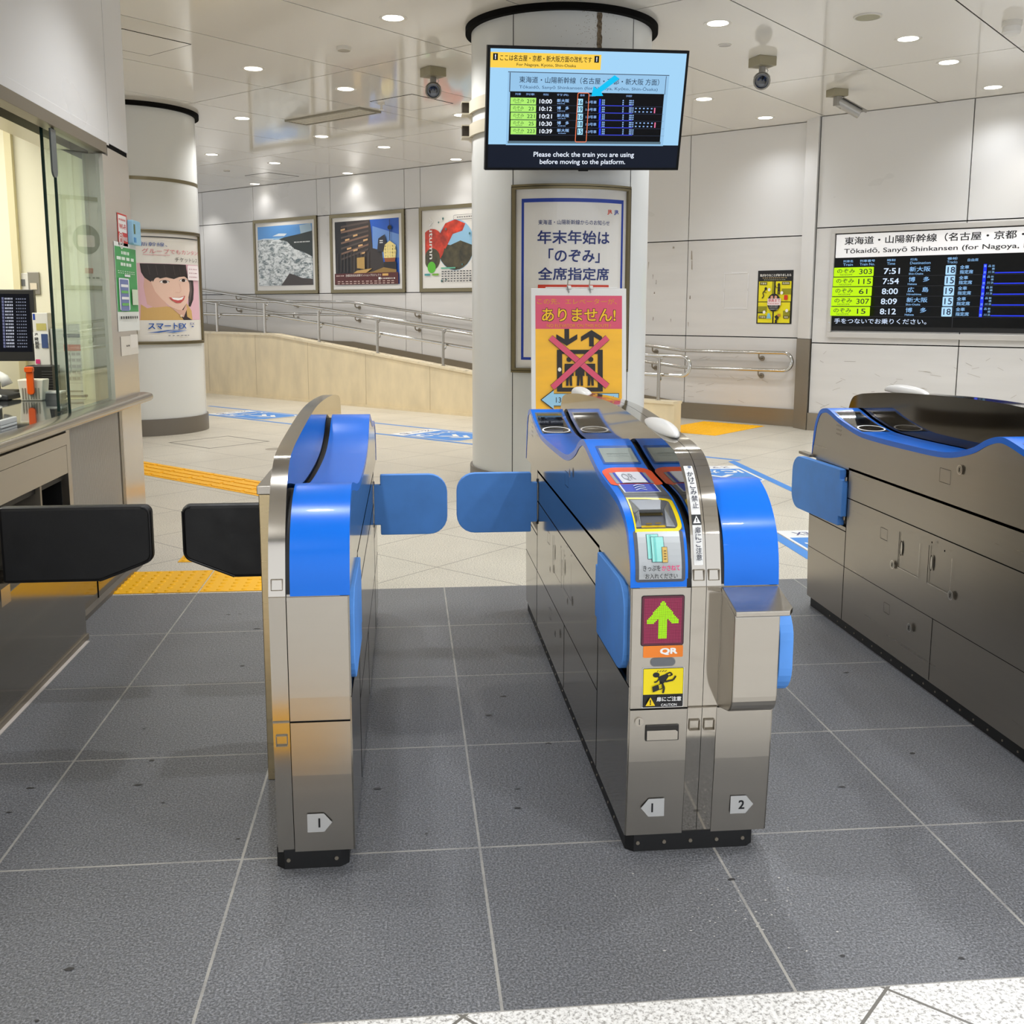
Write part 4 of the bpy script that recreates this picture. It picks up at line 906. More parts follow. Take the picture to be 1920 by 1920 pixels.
for k, (no, tm, ds, tk, lg) in enumerate(rows):
    y0 = .404+k*.0585; y1 = y0+.054; sh = -k*.0012
    R(.115+sh, y0, .240+sh, y1, G(172, 234, 110)); T('のぞみ', .127+sh, y0+.009, .180+sh, y0+.034, G(30, 60, 40)); T(no, .195+sh if len(no) > 2 else .203+sh, y0+.012, .233+sh if len(no) > 2 else .228+sh, y1-.012, G(26, 64, 50), .004)
    a.dashes(U(.136), U(.17), V(y1-.010), .004, G(60, 100, 60), 5)
    T(tm, .256+sh, y0+.009, .318+sh, y1-.010, wh, .015); T(ds, .343+sh, y0+.005, .403+sh, y0+.032, G(160, 202, 255), .01); a.dashes(U(.345), U(.385), V(y1-.008), .005, lt, 6)
    R(.445+sh, y0+.001, .472+sh, y1-.002, G(168, 226, 255)); T(tk, .448+sh, y0+.009, .469+sh, y1-.010, G(12, 36, 66), .01)
    T('1-3号車', .487+sh, y0+.014, .541+sh, y1-.014, lt, .01)
    R(.553+sh, y0, .563+sh, y1, G(30, 60, 255)); R(.563+sh, y1-.004, .725+sh, y1+.001, G(60, 70, 235))
    for xx in (.568, .576, .672, .706, .713, .722): 
        for q_ in range(3): R(xx+sh, y0+.004+q_*.016, xx+.006+sh, y0+.014+q_*.016, lt)
    if lg:
        for q_ in range(5): R(.735+q_*.02, y0+.006, .743+q_*.02, y0+.016, lt); R(.733+q_*.02, y0+.034, .741+q_*.02, y0+.044, lt)
        R(.832, y0+.004, .838, y1-.006, G(236, 120, 160))
    R(.112, y1+.001, .884, y1+.0025, G(70, 82, 110))
a.frame(U(.428), V(.752), U(.487), V(.348), .012, .005, G(236, 120, 80))
a.poly([(U(.497), V(.375)), (U(.505), V(.295)), (U(.522), V(.318)), (U(.606), V(.205)), (U(.632), V(.232)), (U(.545), V(.342)), (U(.556), V(.372))][:7], G(10, 190, 240))
T('Please check the train you are using', .225, .832, .735, .885, wh, .008); T('before moving to the platform.', .257, .893, .692, .945, wh, .008)
a.build('screen_picture', lambda x, y, z: tf(x, y, z+.0045), tv)
# arm and column clamps
for zc in (2.885, 2.715):
    bm = BM(); lathe(bm, [(CR+.002, zc-.045), (CR+.026, zc-.045), (CR+.026, zc+.045), (CR+.002, zc+.045)], (*CC, 0), 72); fixn(bm)
    bd = link('clamp_band', bm, mat('clamp_cream', (206, 198, 178), .4), tv, True)
    bm = BM(); box(bm, CC[0]-CR-.075, CC[0]-CR-.018, CC[1]-.06, CC[1]+.05, zc-.035, zc+.04, 0); box(bm, CC[0]-CR-.08, CC[0]-CR+.01, CC[1]-.07, CC[1]+.06, zc-.05, zc-.038, 1); box(bm, CC[0]-CR-.08, CC[0]-CR+.01, CC[1]-.07, CC[1]+.06, zc+.038, zc+.046, 1)
    fixn(bm); link('clamp_block', bm, [mat('clamp_dark', (54, 46, 34), .6), mat('clamp_cream2', (206, 198, 178), .4)], bd)
bm = BM(); tube(bm, [(CC[0], CC[1]-CR-.01, 2.70), (cen.x, cen.y+.06, cen.z)], .04, 12); box(bm, CC[0]-.2, CC[0]+.2, CC[1]-CR-.05, CC[1]-CR+.02, 2.66, 2.93); fixn(bm); link('support_arm', bm, BLK, tv)
# rusty leak stain running down the column
random.seed(9); a = Art(.0003); zz = 3.44; pts_l, pts_r = [], []
while zz > 3.16: pts_l.append((-.017+random.uniform(-.006, .004), zz)); pts_r.append((.017+random.uniform(-.004, .006), zz)); zz -= .018
a.poly(pts_l+pts_r[::-1], mat('leak_stain', (112, 98, 78), .9, noise=((60, 60, 60), .5, .05)))
a.up()
for k in range(90): x_ = random.gauss(-.06, .11); z_ = random.uniform(3.17, 3.44); a.rect(x_, z_, x_+.004, z_+.004, flat(140, 126, 104), True)
tag(a.build('water_stain', cylfn(CC, CR+.0015, 14.6)), 'brown leak stain streak on the round column above the screen', 'stain', kind='stuff')
# ================================================================== CURVED POSTER CASES ON THE COLUMNS
def poster_case(c, a0, half_deg, z0, z1, label):
    R_ = CR+.006; hw = R_*math.radians(half_deg); t = thing('poster_case', label, 'poster case', (c[0]+R_*math.sin(math.radians(a0)), c[1]-R_*math.cos(math.radians(a0)), z0))
    fn = cylfn(c, R_, a0); bm = BM(); n = 24
    def bar(x0, x1, y0, y1, th):
        m = max(1, int((x1-x0)/.04)); prev = None
        for k in range(m+1):
            x = x0+(x1-x0)*k/m; ring = [bm.verts.new(fn(x, y, z)) for y, z in ((y0, -.004), (y1, -.004), (y1, th), (y0, th))]
            if prev:
                for i in range(4): bm.faces.new([prev[i], ring[i], ring[(i+1) % 4], prev[(i+1) % 4]])
            else: bm.faces.new(ring[::-1])
            prev = ring
        bm.faces.new(prev)
    bar(-hw, hw, z0, z0+.034, .022); bar(-hw, hw, z1-.034, z1, .022); bar(-hw, -hw+.03, z0+.034, z1-.034, .022); bar(hw-.03, hw, z0+.034, z1-.034, .022)
    fixn(bm); link('case_frame', bm, OLIVE, t)
    a = Art(.0003); a.frame(-hw+.0, z0+.014, hw-.0, z1-.014, .002, .004, GAP); a.build('frame_gap', lambda x, y, z: fn(x, y, z+.0222), t, cx=cuts(-hw, hw, 30))
    return t, fn, hw
cuts_x = lambda hw: cuts(-hw, hw, 36)
t, fn, hw = poster_case(CC, .5, 38.3, .905, 2.262, 'framed notice poster with big blue lettering wrapped on the round column')
NAVY = flat(26, 44, 110); K = flat(34, 34, 38)
a = Art(.0004); yb, yt = .94, 2.228; ww = hw-.03
a.rect(-ww, yb, ww, yt, PAPER); BLF = flat(30, 62, 160)
a.loop([(-.392, 1.0), (.405, 1.0), (.405, 2.162), (-.392, 2.162)], [(-.372, 1.02), (.385, 1.02), (.385, 2.135), (-.372, 2.135)], BLF)
for x_, cc in ((.255, (206, 66, 36)), (.315, (30, 60, 150))): a.text('JR', x_, 2.052, x_+.042, 2.088, flat(*cc), .03)
sc_ = 1
a.text('東海道・山陽新幹線からのお知らせ', -.262, 1.975, .275, 2.010, NAVY, .005)
a.text('年末年始は', -.268, 1.838, .275, 1.935, NAVY, .016); a.text('「のぞみ」', -.185, 1.706, .195, 1.806, NAVY, .016); a.text('全席指定席', -.262, 1.580, .275, 1.672, NAVY, .016)
a.rect(-.262, 1.49, .275, 1.548, flat(206, 62, 38))
a.build('notice_poster', fn, t, cx=cuts_x(hw), cy=())
t2, fn2, hw2 = poster_case(LC, 48, 38.3, .985, 2.192, 'framed advertising poster of a smiling woman on the far round column')
a = Art(.0004); ww = hw2-.03; S0 = hw2*2/76.6
X_ = lambda d: (d-48)*math.radians(1)*(CR+.006)
a.rect(-ww, 1.015, ww, 2.16, PAPER)
pk = flat(222, 178, 190); sk = flat(232, 196, 178); hrm = flat(46, 38, 38); mus = flat(206, 168, 104)
zt, zb_ = 1.842, 1.244; L0, L1 = X_(12.5), X_(81)
a.rect(L0, zb_, L1, zt, pk)
w_ = L1-L0; h_ = zt-zb_; q = lambda u, v: (L0+w_*u, zb_+h_*v)
zq = lambda *p: [q((x-62)/930, 1-(y-585)/855) for x, y in zip(p[::2], p[1::2])]
sk2 = flat(216, 172, 154); hi = flat(96, 84, 84)
a.poly(zq(95, 1440, 110, 1200, 180, 1260, 260, 1240, 420, 1230, 620, 1290, 700, 1180, 790, 1300, 800, 1440), mus)
a.poly(zq(150, 930, 165, 800, 230, 830, 330, 1060, 430, 1230, 260, 1250, 180, 1200), sk2)
a.poly(zq(120, 590, 130, 720, 165, 800, 240, 870, 280, 1000, 700, 1000, 740, 1100, 735, 1225, 770, 1235, 835, 1120, 856, 960, 850, 830, 740, 800, 715, 590), hrm)
a.poly(zq(760, 840, 800, 850, 810, 1000, 770, 1150, 745, 1180, 760, 1000), hi)
a.poly(zq(235, 860, 300, 800, 420, 780, 720, 770, 765, 880, 765, 985, 735, 1100, 690, 1200, 620, 1285, 560, 1285, 450, 1230, 350, 1120, 280, 1010), sk)
a.poly(zq(690, 1195, 700, 1390, 790, 1440, 640, 1440, 600, 1370, 615, 1290), flat(60, 46, 46)); a.poly(zq(450, 1235, 560, 1290, 640, 1285, 690, 1200, 705, 1260, 640, 1400, 560, 1340), sk2)
a.poly(zq(125, 590, 150, 770, 240, 780, 258, 865, 300, 780, 345, 812, 420, 790, 520, 815, 600, 780, 680, 770, 745, 810, 720, 700, 716, 590), hrm)
for x_ in (210, 300, 400, 520, 600): a.line(*zq(x_, 610, x_+18, 760), .003, hi)
for ex_, ey_ in ((395, 860), (655, 832)):
    a.ell(*zq(ex_, ey_)[0], w_*.062, h_*.024, flat(246, 238, 234)); a.ell(*zq(ex_+4, ey_)[0], w_*.034, h_*.026, flat(42, 28, 26)); a.path(zq(ex_-62, ey_+2, ex_-30, ey_-22, ex_+30, ey_-24, ex_+64, ey_-2), .004, hrm)
a.path(zq(590, 880, 620, 985, 585, 1022, 530, 1015), .0035, sk2)
a.poly(zq(440, 1090, 500, 1100, 580, 1095, 675, 1065, 650, 1130, 600, 1175, 540, 1178, 480, 1140), flat(196, 84, 84)); a.poly(zq(470, 1098, 580, 1100, 655, 1078, 620, 1125, 560, 1138, 500, 1124), flat(250, 248, 246))
a.ell(*zq(600, 1375)[0], w_*.022, h_*.022, flat(228, 206, 180))
a.rr(*q(.72, .72), *q(.99, .985), .02, flat(240, 228, 230))
for k in range(3): a.dashes(q(.75, 0)[0], q(.95, 0)[0], q(0, .91-.07*k)[1], .010, flat(180, 140, 150), 5)
a.text('新幹線、', X_(17.5), 2.018, X_(41), 2.062, flat(70, 96, 160), .0); a.text('グループでもカンタン!', X_(19), 1.945, X_(80), 1.995, flat(206, 110, 120)); a.rect(X_(19.5), 1.928, X_(43), 1.932, flat(206, 110, 120))
a.text('チケットレス', X_(48), 1.865, X_(78), 1.912, K)
a.rect(X_(12), 2.112, X_(80), 2.122, K)
a.text('スマートEX', X_(21), 1.148, X_(57), 1.216, flat(28, 84, 168), .02)
a.poly([(X_(20), 1.112), (X_(38), 1.138), (X_(60), 1.14), (X_(40), 1.130), (X_(30), 1.112)], flat(28, 84, 168)); a.poly([(X_(36), 1.112), (X_(44), 1.128), (X_(58), 1.13), (X_(44), 1.112)], flat(60, 110, 190))
a.text('EX', X_(62), 1.19, X_(68), 1.215, flat(40, 70, 150)); a.ell(X_(65), 1.172, .02, .006, flat(40, 70, 150))
a.dashes(X_(38), X_(62), 1.075, .008, flat(120, 120, 130), 6)
a.build('advert_poster', fn2, t2, cx=cuts_x(hw2))
# ================================================================== EASEL SIGN
so = Vector((.672, 5.13, .655)); sux = Vector((1, -.02, 0)).normalized(); suy = Vector((-.028, .085, .84)).normalized()
SW, SH = .655, .862
suy = (suy-sux*suy.dot(sux)).normalized(); sn = sux.cross(suy)
es = thing('easel_sign', 'yellow and pink no elevator notice on a leaning white board before the column', 'sign', (1.0, 5.2, 0))
sf = lambda x, y, z: so+sux*x+suy*y+sn*z
bm = BM(); prism(bm, [(0, 0), (SW, 0), (SW, SH), (0, SH)], sf, -.018, 0); fixn(bm); link('board', bm, WHITEP, es, bevel=.003)
for xx in (.05, SW-.05):
    bm = BM(); tube(bm, [sf(xx, .0, -.01), sf(xx, -.75, .02)+Vector((0, -.0, 0))], .012, 8); tube(bm, [sf(xx, .6, -.02), Vector((sf(xx, 0, 0).x, 5.55, .0))], .01, 8); fixn(bm); link('leg', bm, STEEL, es, True)
bm = BM(); prism(bm, [(.10, SH+.0), (SW-.06, SH+.0), (SW-.06, SH+.008), (.10, SH+.008)], sf, -.012, -.002); fixn(bm); link('top_bar', bm, WHITEP, es, bevel=.003)
for xx in (.26, .41):
    bm = BM(); tube(bm, [sf(xx, SH-.03, .004), sf(xx-.012, SH+.01, .01), sf(xx-.006, SH+.06, .0)], .004, 6); prism(bm, [(xx-.018, SH-.004), (xx+.018, SH-.004), (xx+.012, SH+.018), (xx-.012, SH+.018)], sf, .001, .008); fixn(bm); link('binder_clip', bm, CHROME, es)
PK = flat(222, 84, 112); OY = mat('sign_yellow', (252, 188, 14), .4, coat=.3, noise=((3, 3, 14), .05, .05)); IK = flat(34, 28, 24)
a = Art(.0005); u = lambda k: .03+(SW-.06)*k; v = lambda k: .022+(SH-.072)*k
a.rect(u(0), v(0), u(1), v(.715), OY); a.rect(u(0), v(.715), u(1), v(1), PK)
a.text('この先、エレベーターが、', u(.02), v(.925), u(.94), v(.975), flat(222, 150, 40), .004); a.text('ありません!', u(.07), v(.775), u(.93), v(.895), flat(70, 36, 16), .045); a.text('ありません!', u(.075), v(.78), u(.925), v(.89), flat(250, 196, 30), .012)
a.text('NO ELEVATOR ON THIS ROUTE !', u(.13), v(.728), u(.87), v(.757), flat(236, 160, 40), .004)
def arrow(cx_, up):
    s_ = 1 if up else -1; y0_ = v(.635)
    a.rect(cx_-.016, v(.565) if up else v(.59), cx_+.016, v(.69) if up else v(.715), IK)
    tip = v(.705) if up else v(.57); k_ = -s_
    a.poly([(cx_, tip), (cx_+.072, tip+k_*.045), (cx_+.072, tip+k_*.078), (cx_, tip+k_*.036), (cx_-.072, tip+k_*.078), (cx_-.072, tip+k_*.045)], IK)
arrow(u(.36), False); arrow(u(.645), True)
a.loop([(u(.245), v(.175)), (u(.775), v(.175)), (u(.775), v(.535)), (u(.245), v(.535))], [(u(.305), v(.21)), (u(.718), v(.21)), (u(.718), v(.50)), (u(.305), v(.50))], IK)
a.ell(u(.275), v(.365), .012, .014, flat(240, 236, 226))
for k_, cx_ in enumerate((.385, .51, .635)):
    a.ell(u(cx_), v(.452 if k_ != 1 else .43), .018, .017, IK)
    a.poly([(u(cx_-.052), v(.415)), (u(cx_+.052), v(.415)), (u(cx_+.052), v(.31)), (u(cx_+.032), v(.31)), (u(cx_+.036), v(.225)), (u(cx_+.008), v(.225)), (u(cx_), v(.32)), (u(cx_-.008), v(.225)), (u(cx_-.036), v(.225)), (u(cx_-.032), v(.31)), (u(cx_-.052), v(.31))], IK)
a.line((u(.17), v(.64)), (u(.83), v(.22)), .042, IK); a.line((u(.17), v(.64)), (u(.83), v(.22)), .038, PK); a.line((u(.83), v(.64)), (u(.19), v(.21)), .042, IK); a.line((u(.83), v(.64)), (u(.19), v(.21)), .038, PK)
LB = flat(156, 208, 236)
for g_, m_ in ((.004, IK), (0, LB)):
    a.poly([(u(.065)-g_*2, v(.105)), (u(.205), v(.185)+g_*2), (u(.205), v(.155)+g_), (u(.955)+g_, v(.155)+g_), (u(.955)+g_, v(.055)-g_), (u(.205), v(.055)-g_), (u(.205), v(.025)-g_*2)], m_)
a.text('130m先', u(.23), v(.075), u(.48), v(.135), flat(60, 60, 66), .006); a.text('中央改札', u(.60), v(.075), u(.93), v(.135), flat(206, 70, 80), .02)
a.dashes(u(.28), u(.8), v(.015), .012, flat(90, 60, 20), 8)
a.build('notice', lambda x, y, z: sf(x, y, z+.0006), es)
# ================================================================== POSTERS ON THE BACK WALL
def wall_poster(name, s1, s0, z0, z1, label):
    t = thing(name, label, 'poster', W((s0+s1)/2, 10.12, z0)); o = W(s1, 10.149, z0); Wd, Hh = s1-s0, z1-z0; fr = .055
    f = planefn(o, -A, Z); bm = BM(); prism(bm, [(0, 0), (Wd, 0), (Wd, Hh), (0, Hh)], f, 0, .02, 1)
    for x0, x1, y0, y1 in ((0, Wd, 0, fr), (0, Wd, Hh-fr, Hh), (0, fr, fr, Hh-fr), (Wd-fr, Wd, fr, Hh-fr)): prism(bm, [(x0, y0), (x1, y0), (x1, y1), (x0, y1)], f, 0, .035)
    fixn(bm); link('picture_frame', bm, [OLIVE, GAP], t); a = Art(.0006); a.rect(fr, fr, Wd-fr, Hh-fr, PAPER)
    for x_ in (.12, Wd-.12): a.rect(x_-.02, fr-.004, x_+.02, fr+.01, flat(200, 200, 196))
    return t, a, (lambda x, y, z: f(x, y, z+.021)), Wd, Hh, fr
t, a, f, Wd, Hh, fr = wall_poster('scenic_poster', 14.13, 12.43, 1.625, 2.90, 'framed poster of a white river cascade under blue sky, leftmost on the wall')
m = mat('sky_print', (92, 156, 222), .35, coat=.5); bo = .065; x0, x1, y0, y1 = fr+bo, Wd-fr-bo, fr+bo+.02, Hh-fr-bo; q = lambda u, v: (x0+(x1-x0)*u, y0+(y1-y0)*v)
a.poly([q(0, 0), q(1, 0), q(1, 1), q(0, 1)], m)
a.poly([q(0, .74), q(.3, .80), q(.5, .80), q(1, .86), q(1, .6), q(0, .6)], flat(150, 196, 232))
a.poly([q(.28, .83), q(.4, .87), q(.55, .86), q(.5, .82)], flat(226, 236, 244)); a.poly([q(.0, .78), q(.12, .80), q(.3, .79), q(.28, .74), q(0, .74)], flat(206, 222, 236)); a.poly([q(.78, .98), q(.98, 1), q(1, .86), q(.8, .84)], flat(170, 196, 214))
a.poly([q(.36, .76), q(.5, .80), q(.78, .84), q(1, .88), q(1, .4), q(.6, .6)], flat(46, 54, 50))
def waterm():
    m = bpy.data.materials.new('cascade_print'); m.use_nodes = True; L = m.node_tree.links; b = m.node_tree.nodes['Principled BSDF']; tc = nd(m, 'ShaderNodeTexCoord'); mp = nd(m, 'ShaderNodeMapping'); mp.inputs['Scale'].default_value = (5, 5, 11); mp.inputs['Rotation'].default_value = (.0, .5, .0)
    nz = nd(m, 'ShaderNodeTexNoise'); nz.inputs['Scale'].default_value = 1.6; nz.inputs['Detail'].default_value = 8; nz.inputs['Roughness'].default_value = .72; nz.inputs['Distortion'].default_value = .8
    cr = nd(m, 'ShaderNodeValToRGB'); e = cr.color_ramp.elements; e[0].position = .40; e[0].color = (*lin(70, 90, 92), 1); e[1].position = .56; e[1].color = (*lin(232, 236, 236), 1)
    L.new(tc.outputs['Object'], mp.inputs[0]); L.new(mp.outputs[0], nz.inputs['Vector']); L.new(nz.outputs['Fac'], cr.inputs[0]); L.new(cr.outputs[0], b.inputs['Base Color']); b.inputs['Roughness'].default_value = .35; b.inputs['Coat Weight'].default_value = .5; return m
a.poly([q(0, 0), q(1, 0), q(1, .46), q(.85, .54), q(.68, .60), q(.55, .73), q(.4, .77), q(0, .78)], waterm())
a.poly([q(.42, 0), q(.5, .1), q(.58, .2), q(.68, .17), q(.8, .12), q(1, .10), q(1, 0)], flat(70, 62, 58))
a.dashes(q(.68, 0)[0], q(.97, 0)[0], q(0, .70)[1], .018, flat(236, 236, 236), 11, .2); a.build('printed_sheet', f, t)
t, a, f, Wd, Hh, fr = wall_poster('property_poster', 12.10, 10.38, 1.625, 2.885, 'framed poster of a dusk street with a lit lantern tower, middle one on the wall')
x0, x1, y0, y1 = fr+bo, Wd-fr-bo, fr+bo+.01, Hh-fr-bo
a.poly([q(0, 0), q(1, 0), q(1, 1), q(0, 1)], flat(40, 92, 190)); a.poly([q(.6, .9), q(1, .75), q(1, .4), q(.6, .4)], flat(110, 150, 214))
a.poly([q(0, .15), q(0, 1), q(.56, 1), q(.58, .86), q(.6, .56), q(.74, .52), q(.78, .18)], flat(58, 50, 46)); a.poly([q(0, .15), q(0, 1), q(.18, 1), q(.25, .5), q(.25, .15)], flat(30, 26, 26))
for k in range(7): a.poly([q(.1, .93-.085*k), q(.54, .985-.07*k), q(.54, .955-.07*k), q(.1, .90-.085*k)], flat(128, 100, 84) if k % 2 else flat(84, 72, 66))
for i_, (u_, v_) in enumerate(((.1, .88), (.17, .72), (.3, .78), (.38, .62), (.3, .55), (.46, .7), (.42, .5), (.2, .58))): a.poly([q(u_, v_), q(u_+.07, v_+.012), q(u_+.07, v_-.014), q(u_, v_-.03)], flat(214, 170, 120))
for k in range(10): a.poly([q(.04+.055*k, .2), q(.045+.055*k, .5), q(.053+.055*k, .5), q(.048+.055*k, .2)], flat(78, 70, 62))
a.poly([q(.36, .26), q(.36, .42), q(.48, .43), q(.48, .24)], flat(186, 150, 84)); a.poly([q(.3, .18), q(.36, .22), q(.6, .25), q(.5, .18)], flat(196, 158, 92))
a.poly([q(.68, .5), q(.70, .70), q(.76, .74), q(.80, .76), q(.83, .6), q(.83, .5)], flat(44, 44, 52)); a.rect(*q(.72, .66), *q(.77, .675), flat(226, 226, 226)); a.rect(*q(.72, .63), *q(.77, .645), flat(226, 226, 226))
a.line(q(.875, .98), q(.875, .62), .012, flat(20, 18, 22)); a.ell(*q(.875, .86), .045, .035, flat(20, 18, 22))
a.poly([q(.80, .6), q(.875, .66), q(.95, .6), q(.97, .5), q(.96, .4), q(.79, .4), q(.78, .5)], flat(244, 222, 140))
for k in range(5):
    for j in range(4): a.ell(*q(.81+.036*k, .43+.05*j), .014, .018, flat(252, 240, 190), 8, True)
a.poly([q(.80, .34), q(.95, .34), q(.96, .4), q(.79, .4)], flat(150, 82, 36)); a.poly([q(.78, .2), q(.97, .2), q(.97, .34), q(.78, .34)], flat(38, 30, 26)); a.poly([q(.62, .2), q(.78, .26), q(.97, .22), q(.97, .18), q(.5, .18)], flat(150, 118, 60))
a.rect(*q(0, 0), *q(1, .18), flat(84, 32, 28)); a.text('京都四条烏丸新築マンションプロジェクト', *q(.18, .125), *q(.74, .165), flat(240, 234, 226)); a.rect(*q(.76, .13), *q(.85, .165), flat(216, 170, 96))
a.dashes(q(.03, 0)[0], q(.16, 0)[0], q(0, .135)[1], .016, flat(226, 200, 190), 5); a.rect(*q(.7, .075), *q(.735, .11), flat(236, 236, 236)); a.dashes(q(.745, 0)[0], q(.96, 0)[0], q(0, .08)[1], .02, flat(226, 220, 214), 7)
for k in range(2): a.dashes(q(.05, 0)[0], q(.96, 0)[0], q(0, .045-.032*k)[1], .013, flat(206, 180, 168), 14)
a.build('printed_sheet', f, t)
t, a, f, Wd, Hh, fr = wall_poster('travel_poster', 10.06, 8.35, 1.625, 2.89, 'framed white poster with red maple leaves, partly hidden by the near column')
x0, x1, y0, y1 = fr+bo, Wd-fr-bo, fr+bo, Hh-fr-bo
LFm = mat('maple_print', (196, 62, 40), .4, noise=((9, 9, 9), .45, .03)); TRm = mat('tree_print', (72, 66, 44), .4, noise=((10, 10, 10), .5, .03))
def circ(cx_, cy_, r_, m_, u0=-1e9): 
    a.poly([(max(cx_+r_*math.cos(2*PI*i/40), u0), cy_+r_*math.sin(2*PI*i/40)) for i in range(40)], m_)
cx_, cy_ = q(.42, .55); circ(cx_, cy_, .37, flat(150, 196, 226)); a.poly([(cx_-.36, cy_+.05), (cx_-.1, cy_-.0), (cx_+.1, cy_+.06), (cx_+.36, cy_-.02)]+[(cx_+.365*math.cos(-t_), cy_+.365*math.sin(-t_)) for t_ in [i*PI/14 for i in range(1, 14)]], TRm)
a.poly([(cx_-.36, cy_-.0), (cx_-.35, cy_+.12), (cx_-.2, cy_+.32), (cx_, cy_+.37), (cx_+.2, cy_+.30), (cx_+.14, cy_+.2), (cx_-.05, cy_+.16), (cx_-.12, cy_+.06), (cx_-.2, cy_-.05)], LFm)
circ(q(.10, 0)[0], q(0, .55)[1], .25, LFm, x0); circ(q(.1, 0)[0], q(0, .36)[1], .16, TRm, x0)
circ(*q(.09, .24), .085, flat(94, 190, 50)); circ(q(.86, 0)[0], cy_-.0, .2, flat(90, 84, 80)); a.rr(q(.78, 0)[0], cy_-.1, q(.95, 0)[0], cy_+.06, .03, flat(226, 210, 206))
a.text('Autumn', *q(-.12, .62), *q(.30, .70), flat(236, 234, 230), .012, rot=-PI/2); a.vtext('秋の京都とことこさんぽ', q(.66, 0)[0], q(0, .84)[1], .042, .052, flat(60, 50, 50), .0)
a.frame(*q(.40, .90), *q(.74, .97), .03, .005, flat(90, 90, 96)); a.dashes(q(.45, 0)[0], q(.70, 0)[0], q(0, .93)[1], .012, flat(80, 80, 84), 8)
for u_, v_, r_ in ((.26, .93, .018), (.3, .78, .016), (.62, .70, .018), (.2, .88, .014), (.52, .27, .014), (.68, .2, .02), (.24, .04, .02), (.3, .06, .016)): a.ell(*q(u_, v_), r_, r_*1.1, flat(70, 120, 116), 6)
a.rect(*q(.23, .215), *q(.43, .235), flat(100, 180, 150))
for k in range(5): a.dashes(q(.24, 0)[0], q(.66, 0)[0], q(0, .17-.035*k)[1], .014, flat(60, 60, 64), 10)
a.rr(*q(0, .12), *q(.08, .15), .01, flat(70, 150, 150)); a.rr(*q(.11, .12), *q(.2, .15), .01, flat(120, 170, 60)); a.rect(*q(.82, .1), *q(.9, .17), flat(180, 50, 50)); a.dashes(q(.62, 0)[0], q(.9, 0)[0], q(0, .03)[1], .022, flat(40, 44, 60), 6)
a.build('printed_sheet', f, t)
# small yellow notice and empty tape outline on the right part of the back wall
t = thing('warning_poster', 'yellow and black safety poster with stick figures beside the pilaster', 'poster', W(4.24, 10.14, 1.2)); f = planefn(W(4.465, 10.147, 1.206), -A, Z)
bm = BM(); prism(bm, [(0, 0), (.447, 0), (.447, .626), (0, .626)], f, 0, .002); fixn(bm); link('backing', bm, flat(18, 16, 16), t)
YY = flat(240, 226, 20); OG = flat(150, 146, 20); Kk = flat(30, 24, 22); a = Art(.0005); x0, x1, y0, y1 = 0, .447, 0, .626
a.text('気がかりなことがありましたら', *q(.06, .885), *q(.94, .935), flat(240, 238, 232), .02); a.dashes(q(.14, 0)[0], q(.84, 0)[0], q(0, .855)[1], .008, flat(196, 170, 120), 12); a.dashes(q(.18, 0)[0], q(.8, 0)[0], q(0, .82)[1], .008, flat(170, 170, 140), 12)
a.rect(*q(.04, .42), *q(.48, .795), YY); a.rect(*q(.52, .42), *q(.96, .795), YY); a.rect(*q(.04, .02), *q(.46, .405), YY); a.rect(*q(.5, .02), *q(.95, .405), YY)
a.rect(*q(.42, .42), *q(.48, .795), OG); a.rect(*q(.7, .55), *q(.96, .66), OG); a.rect(*q(.04, .22), *q(.3, .33), OG); a.rect(*q(.76, .12), *q(.95, .25), OG); a.rect(*q(.04, .20), *q(.2, .22), Kk)
for (u_, v_, w2, tx) in ((.07, .73, .21, '不審者'), (.70, .73, .22, '危険物'), (.07, .10, .22, '不審物')): a.rect(*q(u_, v_), *q(u_+w2, v_+.055), flat(96, 84, 20)); a.text(tx, *q(u_+.02, v_+.01), *q(u_+w2-.02, v_+.046), flat(236, 232, 190), .01)
a.rect(*q(.78, .10), *q(.93, .155), flat(96, 84, 20)); a.text('発見', *q(.80, .11), *q(.91, .145), flat(236, 232, 190), .01)
a.ell(*q(.25, .66), .016, .018, Kk); a.path([q(.24, .64), q(.17, .58), q(.20, .52), q(.15, .48)], .012, Kk); a.path([q(.2, .6), q(.28, .58)], .006, Kk); a.ell(*q(.62, .73), .016, .02, Kk); a.rect(*q(.59, .61), *q(.655, .70), Kk); a.rect(*q(.59, .55), *q(.615, .61), Kk); a.rect(*q(.63, .55), *q(.655, .61), Kk); a.path([q(.6, .68), q(.55, .67), q(.53, .72)], .006, Kk)
a.rr(*q(.78, .45), *q(.88, .54), .006, flat(214, 50, 20)); a.poly([q(.30, .10), q(.34, .2), q(.39, .2), q(.44, .10)], flat(130, 196, 226)); a.poly([q(.53, .14), q(.6, .17), q(.66, .12), q(.6, .06)], Kk); a.rect(*q(.55, .02), *q(.61, .08), Kk); a.rect(*q(.62, .14), *q(.7, .19), flat(196, 130, 60))
a.ell(*q(.5, .40), .085, .105, flat(22, 20, 20)); a.ell(*q(.44, .50), .017, .018, flat(222, 160, 130)); a.ell(*q(.55, .50), .017, .018, flat(222, 160, 130)); a.rect(*q(.32, .35), *q(.70, .475), flat(246, 226, 226)); a.text('係員まで', *q(.34, .41), *q(.68, .47), flat(206, 110, 116), .02); a.dashes(q(.35, 0)[0], q(.67, 0)[0], q(0, .37)[1], .014, flat(206, 150, 150), 7)
for k in range(3): a.dashes(q(.37, 0)[0], q(.63, 0)[0], q(0, .33-.03*k)[1], .007, flat(200, 200, 196), 6)
